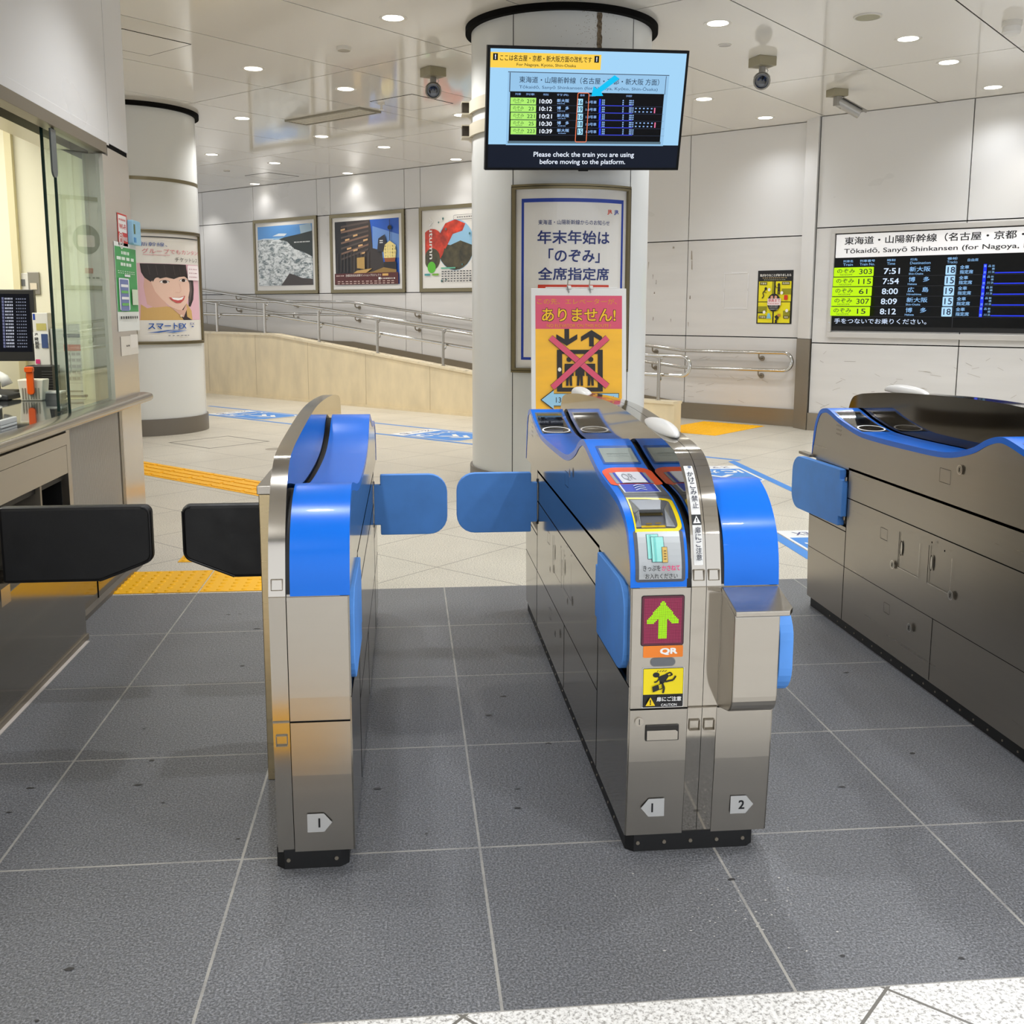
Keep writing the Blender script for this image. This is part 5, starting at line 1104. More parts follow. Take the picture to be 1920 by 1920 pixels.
for u_, v_ in ((.36, .64), (.72, .58), (.24, .22), (.88, .25)): a.ell(*q(u_, v_), .018, .019, flat(244, 240, 236))
a.build('printed_face', lambda x, y, z: f(x, y, z+.002), t)
a = Art(.0005); f = planefn(W(4.915, 10.147, 1.384), -A, Z); wt = flat(236, 234, 232)
for r_ in ((.01, .0, .33, .01), (.0, .42, .2, .428), (.1, .425, .31, .436), (.0, .02, .01, .2), (.002, .24, .012, .41), (.315, .02, .325, .21), (.32, .24, .33, .42)): a.rect(*r_, wt)
tag(a.build('tape_outline', f), 'leftover rectangle of white tape on the wall left of the yellow poster', 'tape')
# scuffs on the wall panels
random.seed(3); a = Art(.0003); f = planefn(W(6.2, 10.1485, 0), -A, Z); sc1 = flat(166, 156, 142); sc2 = flat(128, 116, 100)
for x_, z_, l_, w2 in ((.20, 1.98, .10, .01), (.27, 1.82, .07, .008), (.30, 1.60, .03, .008), (.32, 1.75, .06, .008), (.29, 1.28, .05, .008), (.82, 2.10, .12, .014), (.83, 1.98, .12, .01), (.82, 1.55, .05, .008), (.80, 1.22, .06, .012), (.55, 1.26, .05, .008), (.56, 2.16, .03, .02)):
    a.poly([(x_, z_), (x_+w2, z_-.01), (x_+w2*.8+random.uniform(-.01, .01), z_-l_), (x_+random.uniform(-.01, .01), z_-l_*.9)], sc1 if w2 > .009 else sc2)
for k in range(26): x_, z_ = random.uniform(-1.0, 1.9), random.uniform(.25, .8); a.line((x_, z_), (x_+random.uniform(.03, .12), z_+random.uniform(-.03, .03)), .003, sc1, True)
tag(a.build('wall_scuffs', f), 'dark scuff marks on the back wall panels behind the short handrail', 'scuff marks', kind='stuff')
a = Art(.0003); f = planefn(W(3.6, 9.9285, 0), -A, Z)
for k in range(60): x_, z_ = random.uniform(0, 3.4), random.uniform(.22, 1.0); a.line((x_, z_), (x_+random.uniform(.02, .14), z_+random.uniform(-.05, .05)), .0028, sc1 if k % 3 else sc2, True)
tag(a.build('wall_scuffs', f), 'scratches on the lower wall panels under the timetable board', 'scuff marks', kind='stuff')
# ================================================================== TIMETABLE BOARD
tb = thing('timetable_board', 'wide black departure timetable board set in the right wall, listing trains from 7:51', 'timetable board', W(2.5, 9.9, 1.07))
OB = W(3.478, 9.93, 1.068); f = planefn(OB, -A, Z); BWd, BHt = 4.4, 1.19
bm = BM()
for x0, x1, y0, y1, h_ in ((0, BWd, 0, .058, .04), (0, BWd, BHt-.05, BHt, .035), (0, .04, .06, BHt-.05, .035), (BWd-.04, BWd, .06, BHt-.05, .035)): prism(bm, [(x0, y0), (x1, y0), (x1, y1), (x0, y1)], f, 0, h_)
fixn(bm); link('board_frame', bm, mat('board_frame', (206, 202, 196), .35, .3), tb, bevel=.003)
bm = BM(); prism(bm, [(.035, .075), (BWd-.035, .075), (BWd-.035, BHt-.045), (.035, BHt-.045)], f, 0, .012); fixn(bm); link('board_back', bm, BLK, tb)
a = Art(.0006); HX = lambda px: .045+(px-1565)/.1795/1000; 
def bx(u_, v_):   # board pixel measured at its left column -> board metres
    r, p_ = None, None
    rr_ = ray(u_, v_); t_ = (9.918-CAM.dot(B))/rr_.dot(B); p_ = CAM+rr_*t_; return ((W(3.478, 9.93)-p_).dot(A), p_.z-1.068)
a.rect(.05, .875, BWd-.05, 1.128, mat('board_white', (236, 234, 232), .4, emit=(236, 236, 240), es=.25))
a.rect(.05, .125, BWd-.05, .87, mat('board_black', (9, 10, 12), .3, spec=.25))
x_a = bx(1583, 470)[0]; x_b = bx(1919, 445)[0]
a.text('東海道・山陽新幹線（名古屋・京都・新大阪方面）', x_a, 1.012, x_a+(x_b-x_a)*1.35, 1.098, flat(18, 18, 20), .012)
a.text('Tōkaidō, Sanyō Shinkansen (for Nagoya, Kyōto, Shin-Ōsaka)', x_a, .905, x_a+(x_b-x_a)*1.47, .985, flat(18, 18, 20), .006)
LBu = G(150, 200, 250, .95); WHb = G(214, 230, 255, 1.0); LM = G(190, 240, 20, 1.0); ln = flat(70, 74, 82)
cols = [bx(u_, 560)[0] for u_ in (1562, 1636, 1653, 1686, 1702, 1742, 1768, 1790, 1797, 1824, 1842, 1848, 1863, 1919)]
cX = lambda u_: bx(u_, 560)[0]
hd = ((1578, 1596, '列車名', 'Train'), (1609, 1637, '列車番号', 'Train No.'), (1660, 1675, '時刻', 'Time'), (1703, 1741, '行先', 'Destination'), (1772, 1791, '番線', 'Tracks'))
for u0_, u1_, j_, e_ in hd:
    xa, xb = cX(u0_), cX(u1_); xm = xa+(xb-xa)*(.6 if u0_ != 1703 else .35); a.text(j_, xa, .822, xb if u0_ != 1703 else xm, .848, LBu, .004); a.text(e_, xa, .785, xb, .812, LBu)
a.text('自由席', cX(1810), .80, cX(1830), .83, LBu)
rws = (('303', '7:51', '新大阪', '18', 'Shin-Osaka'), ('115', '7:54', '博　多', '15', 'Hakata'), ('61', '8:00', '広　島', '19', 'Hiroshima'), ('307', '8:09', '新大阪', '15', 'Shin-Osaka'), ('15', '8:12', '博　多', '18', 'Hakata'))
for k, (no, tm, ds, tk, en) in enumerate(rws):
    y1_ = .768-k*.1075; y0_ = y1_-.098; m_ = (y0_+y1_)/2
    a.rr(cX(1562), y0_, cX(1636), y1_, .008, LM); a.text('のぞみ', cX(1568), y0_+.036, cX(1601), y1_-.016, flat(20, 34, 30), .006); a.text('NOZOMI', cX(1574), y0_+.010, cX(1596), y0_+.027, flat(30, 50, 30))
    a.text(no, cX(1609 if len(no) > 2 else 1612), y0_+.022, cX(1633 if len(no) > 2 else 1628), y1_-.020, flat(20, 34, 30), .006)
    a.text(tm, cX(1655), y0_+.018, cX(1685), y1_-.018, WHb, .012); a.text(ds, cX(1703), y0_+.038, cX(1742), y1_-.008, LBu, .006); a.text(en, cX(1702), y0_+.006, cX(1729 if len(en) > 6 else 1719), y0_+.026, LBu, .006)
    a.rr(cX(1770.5), y0_-.001, cX(1790), y1_-.002, .008, G(176, 220, 255)); a.text(tk, cX(1774), y0_+.016, cX(1788), y1_-.018, flat(16, 26, 60), .01)
    a.text('全車', cX(1797), m_+.006, cX(1814), y1_-.006, LBu, .01); a.text('指定席', cX(1797), y0_+.006, cX(1822), m_-.004, LBu, .01)
    a.rect(cX(1841), y0_-.006, cX(1847), y1_+.002, G(40, 60, 250)); a.text('東', cX(1841.6), y1_-.03, cX(1846.4), y1_-.006, LBu); a.text('京', cX(1841.6), y0_+.004, cX(1846.4), y0_+.028, LBu)
    for u_, s1_, s2_ in ((1850, '品', '川'), (1857, '新', '浜')): a.text(s1_, cX(u_), y1_-.03, cX(u_+5), y1_-.008, LBu); a.text(s2_, cX(u_), y0_+.006, cX(u_+5), y0_+.03, LBu)
    a.text('横', cX(1857), m_-.01, cX(1862), m_+.012, LBu)
    a.rect(cX(1863), y0_+.004, BWd-.2, y0_+.016, G(44, 64, 230)); a.rect(.05, y0_-.0065, BWd-.05, y0_-.0045, ln)
a.rect(cX(1792), .125, cX(1793), .87, flat(50, 54, 60)); a.text('手をつないでお乗りください。', cX(1571), .155, cX(1744), .212, WHb, .004); a.text('、', cX(1560), .16, cX(1563), .17, WHb)
a.build('board_face', lambda x, y, z: f(x, y, z+.0125), tb)
# ================================================================== FLOOR MARKINGS
FB = mat('floor_blue', (52, 134, 214), .4); FW = mat('floor_white', (232, 232, 230), .4); fdk = flat(70, 70, 120)
FA = lambda name, art, fn, lb, cat='floor marking', grp=None: tag(art.build(name, fn), lb, cat, grp)
sd = lambda x, y, z: W(-x, y, z+.0008)     # x = -s so that +x runs to the right
a = Art(.0002); a.rect(-11.4, 6.43, -3.35, 6.49, FB); FA('floor_line', a, sd, 'blue guide line crossing the pale floor, nearer one of the pair', grp=None)
a = Art(.0002); a.rect(-11.4, 7.16, -3.135, 7.22, FB, True); FA('floor_line', a, sd, 'blue guide line crossing the pale floor, farther one of the pair')
wf = lambda x, y, z: Vector((x, y, z+.0008))
a = Art(.0002); a.poly([(2.735, 7.23), (2.81, 7.29), (2.81, 3.17), (2.735, 3.17)], FB); FA('floor_line', a, wf, 'blue guide line leading straight to the right hand gate lane, beyond the double gate')
a = Art(.0002); a.rect(2.03, 3.17, 2.105, 6.7, FB); FA('floor_line', a, wf, 'blue guide line entering the lane beside the worn gate')
def ic_decal(fn, w_, h_, lb, arrow_=True):
    """ticket decal; x to the reader's right, y away from its title... title strip at y=0 side"""
    a = Art(.0002); a.rect(0, 0, w_, h_, FW); a.poly([(.02, .22*h_), (w_-.02, .22*h_), (w_-.02, h_-.10*h_), (w_-.07*w_, h_-.02), (.07*w_, h_-.02), (.02, h_-.10*h_)], FB)
    return a
def place_ic(o, ux_, uy_, w_, h_, lb, big):
    fn = lambda x, y, z: Vector(o)+ux_*x+uy_*y+Vector((0, 0, .0022+z)); a = Art(.0003)
    # reader stands at the title end: title text reads with its top away from the arrow
    a.poly([(0, 0), (w_, 0), (w_, h_*.90), (w_*.88, h_), (w_*.12, h_), (0, h_*.90)], FW); a.poly([(.02, .20*h_), (w_-.02, .20*h_), (w_-.02, h_*.885), (w_*.87, h_-.02), (w_*.13, h_-.02), (.02, h_*.885)], FB)
    a.text('スマートEX' if big else 'きっぷ', w_*.14, h_*.045, w_*.86, h_*.15, fdk, .01)
    a.text('IC', w_*.08, h_*.27, w_*.36, h_*.47, FW, .03); a.text('カード', w_*.42, h_*.28, w_*.92, h_*.46, FW, .03)
    c_ = w_/2
    for d_ in (0, .16):
        y_ = h_*(.56+d_); a.poly([(c_-.22*w_, y_), (c_-.12*w_, y_), (c_, y_+h_*.10), (c_+.12*w_, y_), (c_+.22*w_, y_), (c_, y_+h_*.19)], FW)
    o_ = a.build('floor_sticker', fn); return tag(o_, lb, 'floor sticker', None)
X3 = Vector((1, 0, 0)); Y3 = Vector((0, 1, 0))
place_ic(W(10.45, 6.50), B, -A, .66, 1.12, 'blue and white IC ticket sticker on the floor, the far left one between the lines', False)
place_ic(W(7.03, 6.50), B, -A, .66, 1.0, 'blue and white IC ticket sticker on the floor just left of the round column', False)
place_ic((2.72, 6.97, 0), -X3, -Y3, .60, .86, 'blue and white IC ticket sticker seen beyond the blue nose of the double gate', True)
place_ic((2.72, 4.29, 0), -X3, -Y3, .61, 1.0, 'blue and white IC ticket sticker cut off by the worn gate', True)
def tactile(name, pts_fn, w_, h_, kind, label, grp):
    bm = BM(); f = pts_fn
    prism(bm, [(0.002, 0.002), (w_-.002, 0.002), (w_-.002, h_-.002), (0.002, h_-.002)], f, 0.0005, .003)
    if kind == 'dot':
        nx, ny = max(2, round(w_/.06)), max(2, round(h_/.06))
        for i in range(nx):
            for j in range(ny):
                cx_, cy_ = w_*(i+.5)/nx, h_*(j+.5)/ny; r0, r1 = .015, .009; n_ = 10
                v0_ = [bm.verts.new(f(cx_+r0*math.cos(2*PI*k/n_), cy_+r0*math.sin(2*PI*k/n_), .003)) for k in range(n_)]; v1_ = [bm.verts.new(f(cx_+r1*math.cos(2*PI*k/n_), cy_+r1*math.sin(2*PI*k/n_), .0075)) for k in range(n_)]
                for k in range(n_): bm.faces.new([v0_[k], v0_[(k+1) % n_], v1_[(k+1) % n_], v1_[k]])
                bm.faces.new(v1_)
    else:
        for j in range(4):
            yc = h_*(j+.5)/4; prism(bm, [(.02, yc-.02), (w_-.02, yc-.02), (w_-.02, yc+.02), (.02, yc+.02)], f, .003, .008)
    fixn(bm); return tag(link(name, bm, YEL), label, 'tactile paving', grp)
lb1 = ('yellow dotted paving tile touching the counter base', 'yellow dotted paving tile in the middle of the row by the counter', 'yellow dotted paving tile whose end is hidden by the flap post')
for k, (xa, xb) in enumerate(((-1.625, -1.20), (-1.195, -.77), (-.765, -.34))):
    tactile('tactile_tile', lambda x, y, z, xa=xa: Vector((xa+x, 3.175+y, z)), xb-xa, .43, 'dot', lb1[k], 'yellow dotted tiles behind the black flaps')
for k in range(6):
    s1_ = 7.35-.42*k
    tactile('tactile_strip', lambda x, y, z, s1_=s1_: W(s1_-x, 3.21+y, z), .418, .42, 'bar', 'yellow ribbed guide tile in the slanting strip, %s from the ticket counter' % ('first', 'second', 'third', 'fourth', 'fifth', 'sixth')[k], 'yellow ribbed guide strip')
tactile('tactile_tile', lambda x, y, z: Vector((-1.43+x, 3.80+y, z)), .3, .3, 'dot', 'lone yellow dotted tile mostly hidden behind the black flap', None)
for i in range(2):
    for j in range(3):
        tactile('tactile_tile', lambda x, y, z, i=i, j=j: W(5.03-i*.41-x, 8.73+j*.41+y, z), .408, .408, 'dot', 'yellow dotted tile at the ramp foot, %s row, %s one' % (('near', 'middle', 'far')[j], ('left', 'right')[i]), 'yellow dotted block at the ramp foot')
bm = BM()
for s0_, s1_, d0_, d1_ in ((7.53, 8.25, 4.53, 4.545), (7.53, 8.25, 5.25, 5.265), (7.53, 7.545, 4.53, 5.26), (8.235, 8.25, 4.53, 5.26)): prism(bm, [(s0_, d0_), (s1_, d0_), (s1_, d1_), (s0_, d1_)], lambda a_, b_, t_: W(a_, b_, t_), .0003, .0012)
fixn(bm); tag(link('floor_hatch_frame', bm, flat(90, 82, 72)), 'thin square metal frame of a floor hatch before the far column', 'floor hatch')
p = at(515, 842, Zz=0); bm = BM(); lathe(bm, [(0, .001), (.09, .001), (.092, .0005)], (p.x, p.y, 0), 28); fixn(bm); tag(link('floor_stud', bm, flat(156, 146, 130)), 'round metal floor stud left of the single gate fin', 'floor stud')
bm = BM(); box(bm, -.75, -.38, -.4, -.003, .0005, .004); fixn(bm); tag(link('tactile_tile', bm, YEL), 'edge of a yellow tile at the very bottom of the view', 'tactile paving')
# ================================================================== TICKET WINDOW: GLASS AND THINGS ON THE COUNTER
XG = at(130, 753, Zz=.93).x
yg0 = at(130, 753, Zz=.93).y
gl = thing('sliding_glass', 'sliding glass pane with dark edge standing in the ticket window', 'glass pane', (XG, yg0, TOPZ))
bm = BM(); box(bm, XG-.004, XG+.004, yg0, 3.97, TOPZ+.003, ZL+.04); fixn(bm); link('pane', bm, GLASS, gl)
bm = BM(); box(bm, XG-.006, XG+.006, yg0-.004, yg0+.003, TOPZ+.003, ZL+.04); fixn(bm); link('pane_edge', bm, mat('glass_edge', (22, 46, 44), .15), gl)
bm = BM(); box(bm, XG-.008, XG+.008, yg0, 3.97, TOPZ, TOPZ+.005); fixn(bm); link('sill_track', bm, STEEL, gl)
g5 = thing('sliding_glass', 'second glass pane behind the first, its dark edge more to the left', 'glass pane', (XG-.07, yg0, TOPZ))
pe = at(112, 750, X=XG-.07); pt_ = at(75, 245, X=XG-.07); y5 = (pe.y+pt_.y)/2
bm = BM(); box(bm, XG-.075, XG-.067, y5, 3.97, TOPZ+.003, ZL+.04); fixn(bm); link('pane', bm, GLASS, g5)
bm = BM(); box(bm, XG-.077, XG-.064, y5-.005, y5+.003, TOPZ+.003, ZL+.04); fixn(bm); link('pane_edge', bm, mat('glass_edge', (22, 46, 44), .15), g5)
bm = BM(); yh = yg0+.0; prism(bm, [(yh-.07, ZL-.06), (yh-.07, ZL-.24)]+[(yh-.035+.035*math.cos(math.radians(t_)), ZL-.24+.035*math.sin(math.radians(t_))) for t_ in range(180, 361, 20)]+[(yh, ZL-.06)], lambda a_, b_, t_: Vector((t_, a_, b_)), XG+.005, XG+.013); fixn(bm); link('door_stop', bm, mat('smoked_plastic', (90, 96, 96), .2), gl)
# monitor
def cp(u_, v_): return at(u_, v_, Zz=TOPZ)
YM = 4.55
mq = [at(u_, v_, Y=YM) for u_, v_ in ((62, 543), (62, 677))]; xr = mq[0].x; zt_, zb2 = mq[0].z, mq[1].z
mo = thing('computer_monitor', 'black computer monitor showing rows of white text on the office desk', 'monitor', (xr-.28, YM, TOPZ))
bm = BM(); box(bm, xr-.56, xr, YM, YM+.04, zb2, zt_); fixn(bm); link('monitor_case', bm, mat('monitor_black', (30, 30, 32), .4), mo, bevel=.004)
bm = BM(); box(bm, xr-.30, xr-.24, YM+.02, YM+.05, TOPZ, zb2+.05); box(bm, xr-.4, xr-.14, YM-.06, YM+.12, TOPZ, TOPZ+.012); fixn(bm); link('stand', bm, BLK, mo)
a = Art(.0005); f = planefn((xr-.56, YM-.001, zb2), (1, 0, 0), (0, 0, 1)); Hm = zt_-zb2; a.rect(.02, .055, .535, Hm-.025, G(18, 20, 28, .8))
for k in range(16):
    y_ = Hm-.058-k*.0185; a.rect(.38, y_-.002, .392, y_+.013, G(120, 124, 160, .7)); a.dashes(.398, .445, y_, .010, G(206, 210, 226, .8), 5); a.dashes(.46, .52, y_, .007, G(140, 146, 166, .7), 5)
a.build('screen', f, mo)
# switches on the office wall
for (u_, v0_, v1_, w2, m_, lb) in ((40, 512, 545, .085, WHITEP, 'white thermostat panel on the office wall'), (62, 510, 552, .07, mat('switch_grey', (150, 146, 138), .4, .4), 'grey metal switch plate on the office wall')):
    p0, p1 = at(u_, v0_, Y=4.99), at(u_, v1_, Y=4.99); t = thing('wall_switch', lb, 'wall switch', (p0.x, 4.99, p1.z))
    bm = BM(); box(bm, p0.x-w2/2, p0.x+w2/2, 4.985, 5.0, p1.z, p0.z); fixn(bm); link('plate', bm, m_, t, bevel=.003)
    bm = BM(); box(bm, p0.x-.02, p0.x+.02, 4.98, 4.986, p1.z+.03, p1.z+.07); fixn(bm); link('button', bm, flat(226, 214, 196) if w2 < .08 else flat(110, 112, 116), t)
# black file rack with timetable book
pr_ = Vector((-2.215, 4.24, TOPZ)); rk = thing('file_rack', 'black slotted desktop file rack behind the glass', 'file rack', pr_)
bm = BM(); box(bm, pr_.x-.09, pr_.x+.055, pr_.y-.02, pr_.y+.12, TOPZ, TOPZ+.175); fixn(bm); link('rack_body', bm, mat('rack_black', (20, 20, 22), .4), rk, bevel=.004)
bm = BM()
for k in range(9): box(bm, pr_.x+.0, pr_.x+.058, pr_.y-.026, pr_.y-.019, TOPZ+.02+k*.015, TOPZ+.027+k*.015)
fixn(bm); link('slots', bm, mat('rack_edge', (58, 58, 60), .3), rk)
bk_ = thing('timetable_book', 'thick paper railway timetable book standing upright in the black rack', 'book', (pr_.x-.05, pr_.y+.15, TOPZ))
bm = BM(); box(bm, pr_.x-.085, pr_.x+.0, pr_.y+.13, pr_.y+.22, TOPZ, TOPZ+.47); fixn(bm); link('book_block', bm, flat(226, 224, 218), bk_, bevel=.003)
a = Art(.0005); f = planefn((pr_.x-.085, pr_.y+.1295, TOPZ+.17), (1, 0, 0), (0, 0, 1)); a.rect(.004, .26, .016, .295, flat(30, 70, 170)); a.rect(.02, .2, .075, .24, flat(196, 186, 110)); a.rect(.0, .125, .085, .19, flat(238, 238, 236)); a.text('JR', .008, .17, .028, .185, K, .02); a.vtext('時刻表', .018, .162, .022, .022, K, .02); a.rect(.006, .01, .03, .035, flat(214, 50, 120)); a.rect(.045, .10, .08, .18, flat(60, 80, 130))
a.build('cover_print', f, bk_)
pl = cp(110, 740); bf = thing('brochure_stack', 'stack of pale folders standing right of the timetable book', 'brochures', (pr_.x, pr_.y+.2, TOPZ))
bm = BM(); box(bm, pr_.x+.005, pr_.x+.095, pr_.y+.14, pr_.y+.23, TOPZ, TOPZ+.38); fixn(bm); link('folders', bm, flat(196, 198, 190), bf, bevel=.003)
# leaflet stand seen through the glass
ps = Vector((-2.03, 4.2, TOPZ)); ls = thing('price_leaflet', 'tall paper leaflet with a red band standing behind the glass', 'leaflet', (ps.x, ps.y, TOPZ))
LW, LH = .09, .40
bm = BM(); box(bm, -.0, LW, -.002, .0, 0, LH); fixn(bm); o = link('sheet', bm, PAPER, ls); o.location = Vector((ps.x-.05, ps.y, TOPZ+.01))
a = Art(.0004); f = planefn((ps.x-.05, ps.y-.0025, TOPZ+.01), (1, 0, 0), (0, 0, 1)); a.rect(.0, .325, LW, .345, flat(110, 112, 118)); a.rect(.0, .25, LW, .285, flat(206, 96, 70)); a.rect(0, .02, LW, .028, flat(90, 90, 94))
for k in range(5): a.dashes(.012, .09, .225-k*.034, .016, flat(170, 160, 156), 3, .1); a.rect(.008, .205-k*.034, .092, .207-k*.034, flat(150, 150, 150))
a.build('sheet_print', f, ls)
bm = BM(); box(bm, ps.x-.055, ps.x+.055, ps.y-.02, ps.y+.03, TOPZ, TOPZ+.012); fixn(bm); link('foot', bm, BLK, ls)
# clip box with orange hole punch
pc_ = Vector((-2.195, 3.97, TOPZ)); cbx = thing('clip_tray', 'small ribbed white plastic tray on the ticket counter', 'tray', pc_)
bm = BM(); prism(bm, [(-.055, 0), (.055, 0), (.068, .115), (-.068, .115)], lambda a_, b_, t_: pc_+Vector((a_, t_, b_)), 0, .1); fixn(bm); link('tray_body', bm, mat('tray_white', (226, 222, 206), .5), cbx, bevel=.006)
bm = BM()
for k in range(7): box(bm, pc_.x-.045+k*.014, pc_.x-.040+k*.014, pc_.y-.004, pc_.y+.001, TOPZ+.01, TOPZ+.07)
fixn(bm); link('rib', bm, flat(150, 146, 132), cbx)
pn = thing('ticket_punch', 'bright orange ticket punch clipped on the white tray', 'punch', pc_+Vector((0, -.02, .1)))
bm = BM(); prism(bm, rrpts(-.018, .035, .018, .175, .014, 4), lambda a_, b_, t_: pc_+Vector((a_+.006, t_, b_)), -.022, -.006); fixn(bm); link('lever', bm, mat('punch_orange', (244, 96, 20), .35), pn, bevel=.003)
bm = BM(); prism(bm, rrpts(-.022, .155, .022, .185, .01, 4), lambda a_, b_, t_: pc_+Vector((a_+.004, t_, b_)), -.03, .0); fixn(bm); link('jaw', bm, mat('punch_orange', (244, 96, 20), .35), pn, bevel=.003)
# white box
pw = cp(97, 750); t = thing('paper_box', 'small box with a white lid by the glass edge', 'box', pw)
bm = BM(); box(bm, pw.x-.05, pw.x+.05, pw.y, pw.y+.09, TOPZ, TOPZ+.035); fixn(bm); link('carton', bm, flat(120, 120, 122), t); bm = BM(); box(bm, pw.x-.053, pw.x+.053, pw.y-.003, pw.y+.093, TOPZ+.035, TOPZ+.046); fixn(bm); link('lid', bm, WHITEP, t, bevel=.002)
# telephone with coiled cord
pf = Vector((-2.41, 3.93, TOPZ)); ph = thing('desk_telephone', 'white desk telephone with a coiled cord at the left edge', 'telephone', pf)
bm = BM(); prism(bm, [(-.15, 0), (.09, 0), (.09, .03), (-.15, .08)], lambda a_, b_, t_: pf+Vector((a_, t_, b_)), .05, .25); fixn(bm); link('phone_base', bm, mat('phone_grey', (60, 60, 62), .5), ph, bevel=.008)
bm = BM(); hp = [pf+Vector((-.12, .1, .13)), pf+Vector((-.06, .09, .15)), pf+Vector((.02, .08, .15)), pf+Vector((.07, .07, .12)), pf+Vector((.085, .07, .085))]; tube(bm, hp, [.03, .024, .022, .026, .03], 14); fixn(bm); link('handset', bm, WHITEP, ph, 'all')
bm = BM(); pts_ = []
for k in range(240):
    t_ = k/239; a_ = 2*PI*18*t_; c_ = pf+Vector((-.06+.12*math.sin(PI*t_), .02-.02*t_, .112-.085*math.sin(PI*t_)**.7+.0)); pts_.append(c_+Vector((math.cos(a_)*.010, math.sin(a_)*.010, math.sin(a_)*.004)))
tube(bm, pts_, .0042, 6); fixn(bm); link('coiled_cord', bm, WHITEP, ph, 'all')
# clear tray near the rail
pk_ = cp(18, 800)+Vector((-.03, 0, .001)); t = thing('coin_tray', 'clear plastic coin tray with yellow paper near the counter edge', 'tray', pk_)
bm = BM(); box(bm, pk_.x-.12, pk_.x+.03, pk_.y-.09, pk_.y+.09, TOPZ, TOPZ+.012); box(bm, pk_.x-.12, pk_.x-.10, pk_.y-.09, pk_.y+.09, TOPZ+.012, TOPZ+.035); box(bm, pk_.x+.01, pk_.x+.03, pk_.y-.09, pk_.y+.09, TOPZ+.012, TOPZ+.035); fixn(bm); link('tray_body', bm, mat('clear_white', (214, 218, 216), .15), t, bevel=.003)
bm = BM(); box(bm, pk_.x-.08, pk_.x-.01, pk_.y-.02, pk_.y+.06, TOPZ+.013, TOPZ+.016); fixn(bm); link('slip', bm, flat(236, 232, 150), t)
# ================================================================== STICKERS ON THE CORNER POST
PX = XW+.0015; py = lambda u_, v_: at(u_, v_, X=PX)
def post_art(name, quad, lb, cat, draw):
    p_, q_ = py(quad[0], quad[1]), py(quad[2], quad[3]); w_, h_ = q_.y-p_.y, q_.z-p_.z
    f = planefn((PX, p_.y, p_.z), (0, 1, 0), (0, 0, 1)); a = Art(.0005); draw(a, w_, abs(h_)); return tag(a.build(name, f), lb, cat)
def d1(a, w_, h_):
    RD = flat(206, 52, 40); a.rect(0, 0, w_, h_, RD); a.rect(.08*w_, .42*h_, .92*w_, .95*h_, flat(238, 234, 230)); a.text('Wi-Fi', .15*w_, .52*h_, .85*w_, .68*h_, RD, .02); a.dashes(.15*w_, .85*w_, .78*h_, .06*h_, RD, 5)
    a.text('FREE', .5*w_, .16*h_, .92*w_, .28*h_, flat(240, 236, 232), .02)
    for k in range(3): a.ring(.25*w_, .16*h_, w_*(.10+.07*k), w_*(.10+.07*k), w_*.035, flat(240, 236, 232), 16)
post_art('wifi_sticker', (222, 459, 237, 404), 'red and white wireless sticker on the steel corner post', 'sticker', d1)
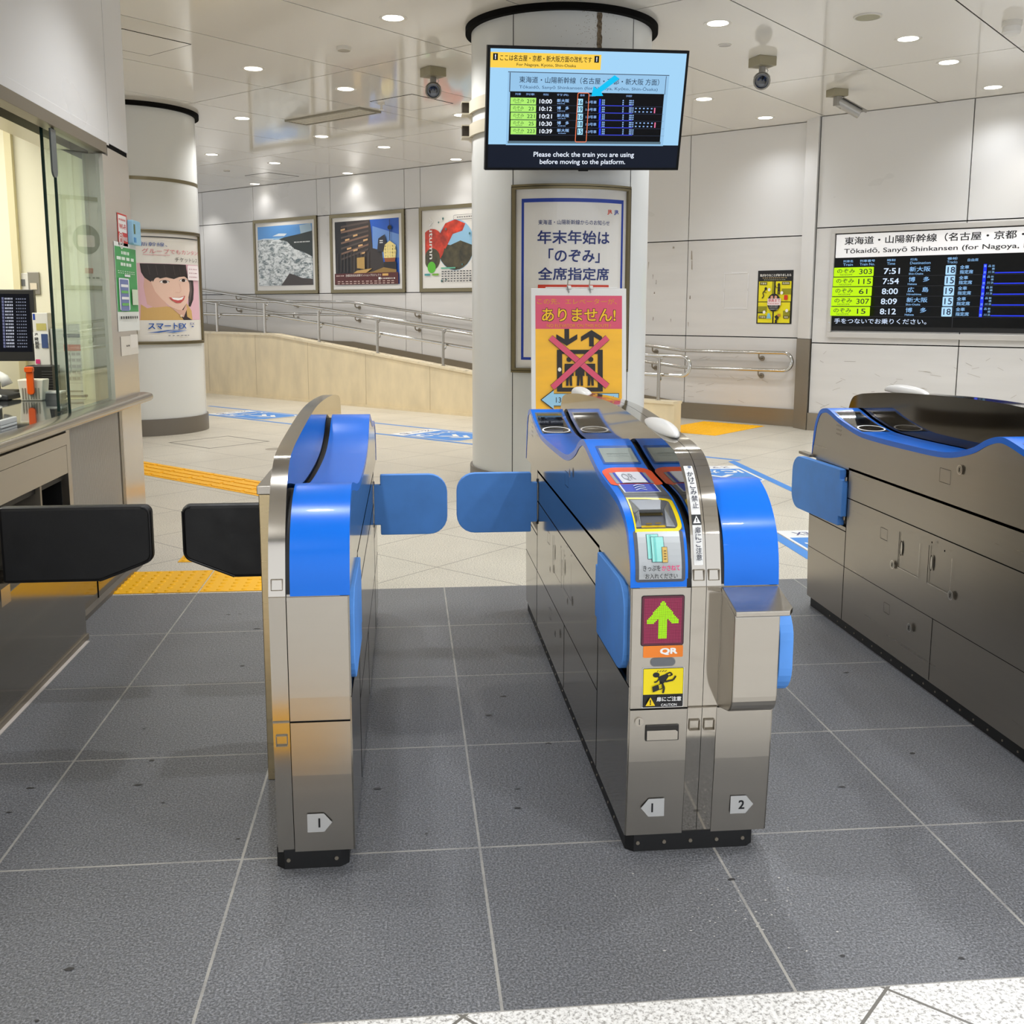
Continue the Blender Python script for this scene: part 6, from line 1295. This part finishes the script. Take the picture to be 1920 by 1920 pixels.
def d2(a, w_, h_):
    GR = flat(60, 160, 84); a.rect(0, 0, w_, h_, flat(232, 234, 228)); a.rect(.02*w_, .22*h_, .98*w_, .95*h_, GR)
    for k, (s0_, s1_) in enumerate(((.30, .66), (.08, .94), (.24, .74))): a.dashes(s0_*w_, s1_*w_, h_*(.87-.065*k), h_*.035, flat(226, 240, 226), 4, .08)
    for k in range(2): a.dashes(.1*w_, .9*w_, h_*(.675-.022*k), h_*.008, flat(220, 236, 220), 8)
    a.rr(.38*w_, .62*h_, .64*w_, .645*h_, .004, flat(240, 240, 240)); a.rr(.10*w_, .24*h_, .56*w_, .60*h_, .01, flat(236, 240, 246)); a.rr(.14*w_, .23*h_, .52*w_, .585*h_, .008, flat(110, 124, 176))
    for k in range(4): a.rr(.18*w_, h_*(.50-.07*k), .50*w_, h_*(.53-.07*k), .004, flat(240, 240, 240) if k % 2 == 0 else flat(100, 180, 90))
    a.rect(.66*w_, .30*h_, .94*w_, .48*h_, flat(214, 226, 200)); a.dashes(.08*w_, .92*w_, .14*h_, h_*.03, K, 8)
post_art('green_leaflet', (222, 622, 254, 461), 'green information leaflet taped on the steel corner post', 'leaflet', d2)
p_ = py(226, 640); 
def d3(a, w_, h_): a.rect(0, 0, w_, h_, flat(226, 220, 208)); a.rect(.55*w_, .35*h_, .98*w_, h_*1.05, flat(236, 230, 220)); a.dashes(.3*w_, .5*w_, .45*h_, h_*.08, K, 2)
post_art('paper_note', (228, 668, 258, 628), 'small cream paper note below the green leaflet on the post', 'note', d3)
p_, q_ = py(241, 458), py(252, 416); th_ = thing('thermometer', 'small white and blue digital thermometer clipped on the corner post', 'thermometer', p_)
bm = BM(); prism(bm, rrpts(p_.y, p_.z, q_.y+.02, q_.z, .012, 4), lambda a_, b_, t_: Vector((t_, a_, b_)), XW, XW+.03); fixn(bm); link('case', bm, flat(150, 200, 226), th_, bevel=.003)
a = Art(.0005); a.rect(.016, .06, .05, .115, flat(90, 110, 70)); a.rect(.01, .012, .06, .04, flat(60, 140, 200)); a.build('screen', planefn((XW+.0305, p_.y, p_.z), (0, 1, 0), (0, 0, 1)), th_)

# ------------------------------------------------------------------ dirt on the dark paving
random.seed(21); a = Art(.00025); a.up(); dk_ = flat(44, 42, 42); lt_ = flat(206, 202, 196)
for k in range(46):
    x, y = random.uniform(-1.3, 1.6), random.uniform(.05, 3.0); n = 6; r0 = random.uniform(.003, .008)
    a.poly([(x+r0*random.uniform(.6, 1.5)*1.6*math.cos(2*PI*i/n), y+r0*random.uniform(.6, 1.2)*math.sin(2*PI*i/n)) for i in range(n)], dk_, True)
for k in range(60):
    x, y = random.gauss(.62, .12), random.gauss(.33, .09); r0 = random.uniform(.0012, .0032)
    if y < .54: a.poly([(x+r0*random.uniform(.6, 1.6)*math.cos(2*PI*i/5), y+r0*random.uniform(.5, 1)*math.sin(2*PI*i/5)) for i in range(5)], lt_, True)
tag(a.build('floor_specks', wf), 'small dark spots and pale crumbs scattered on the dark paving', 'floor dirt', kind='stuff')
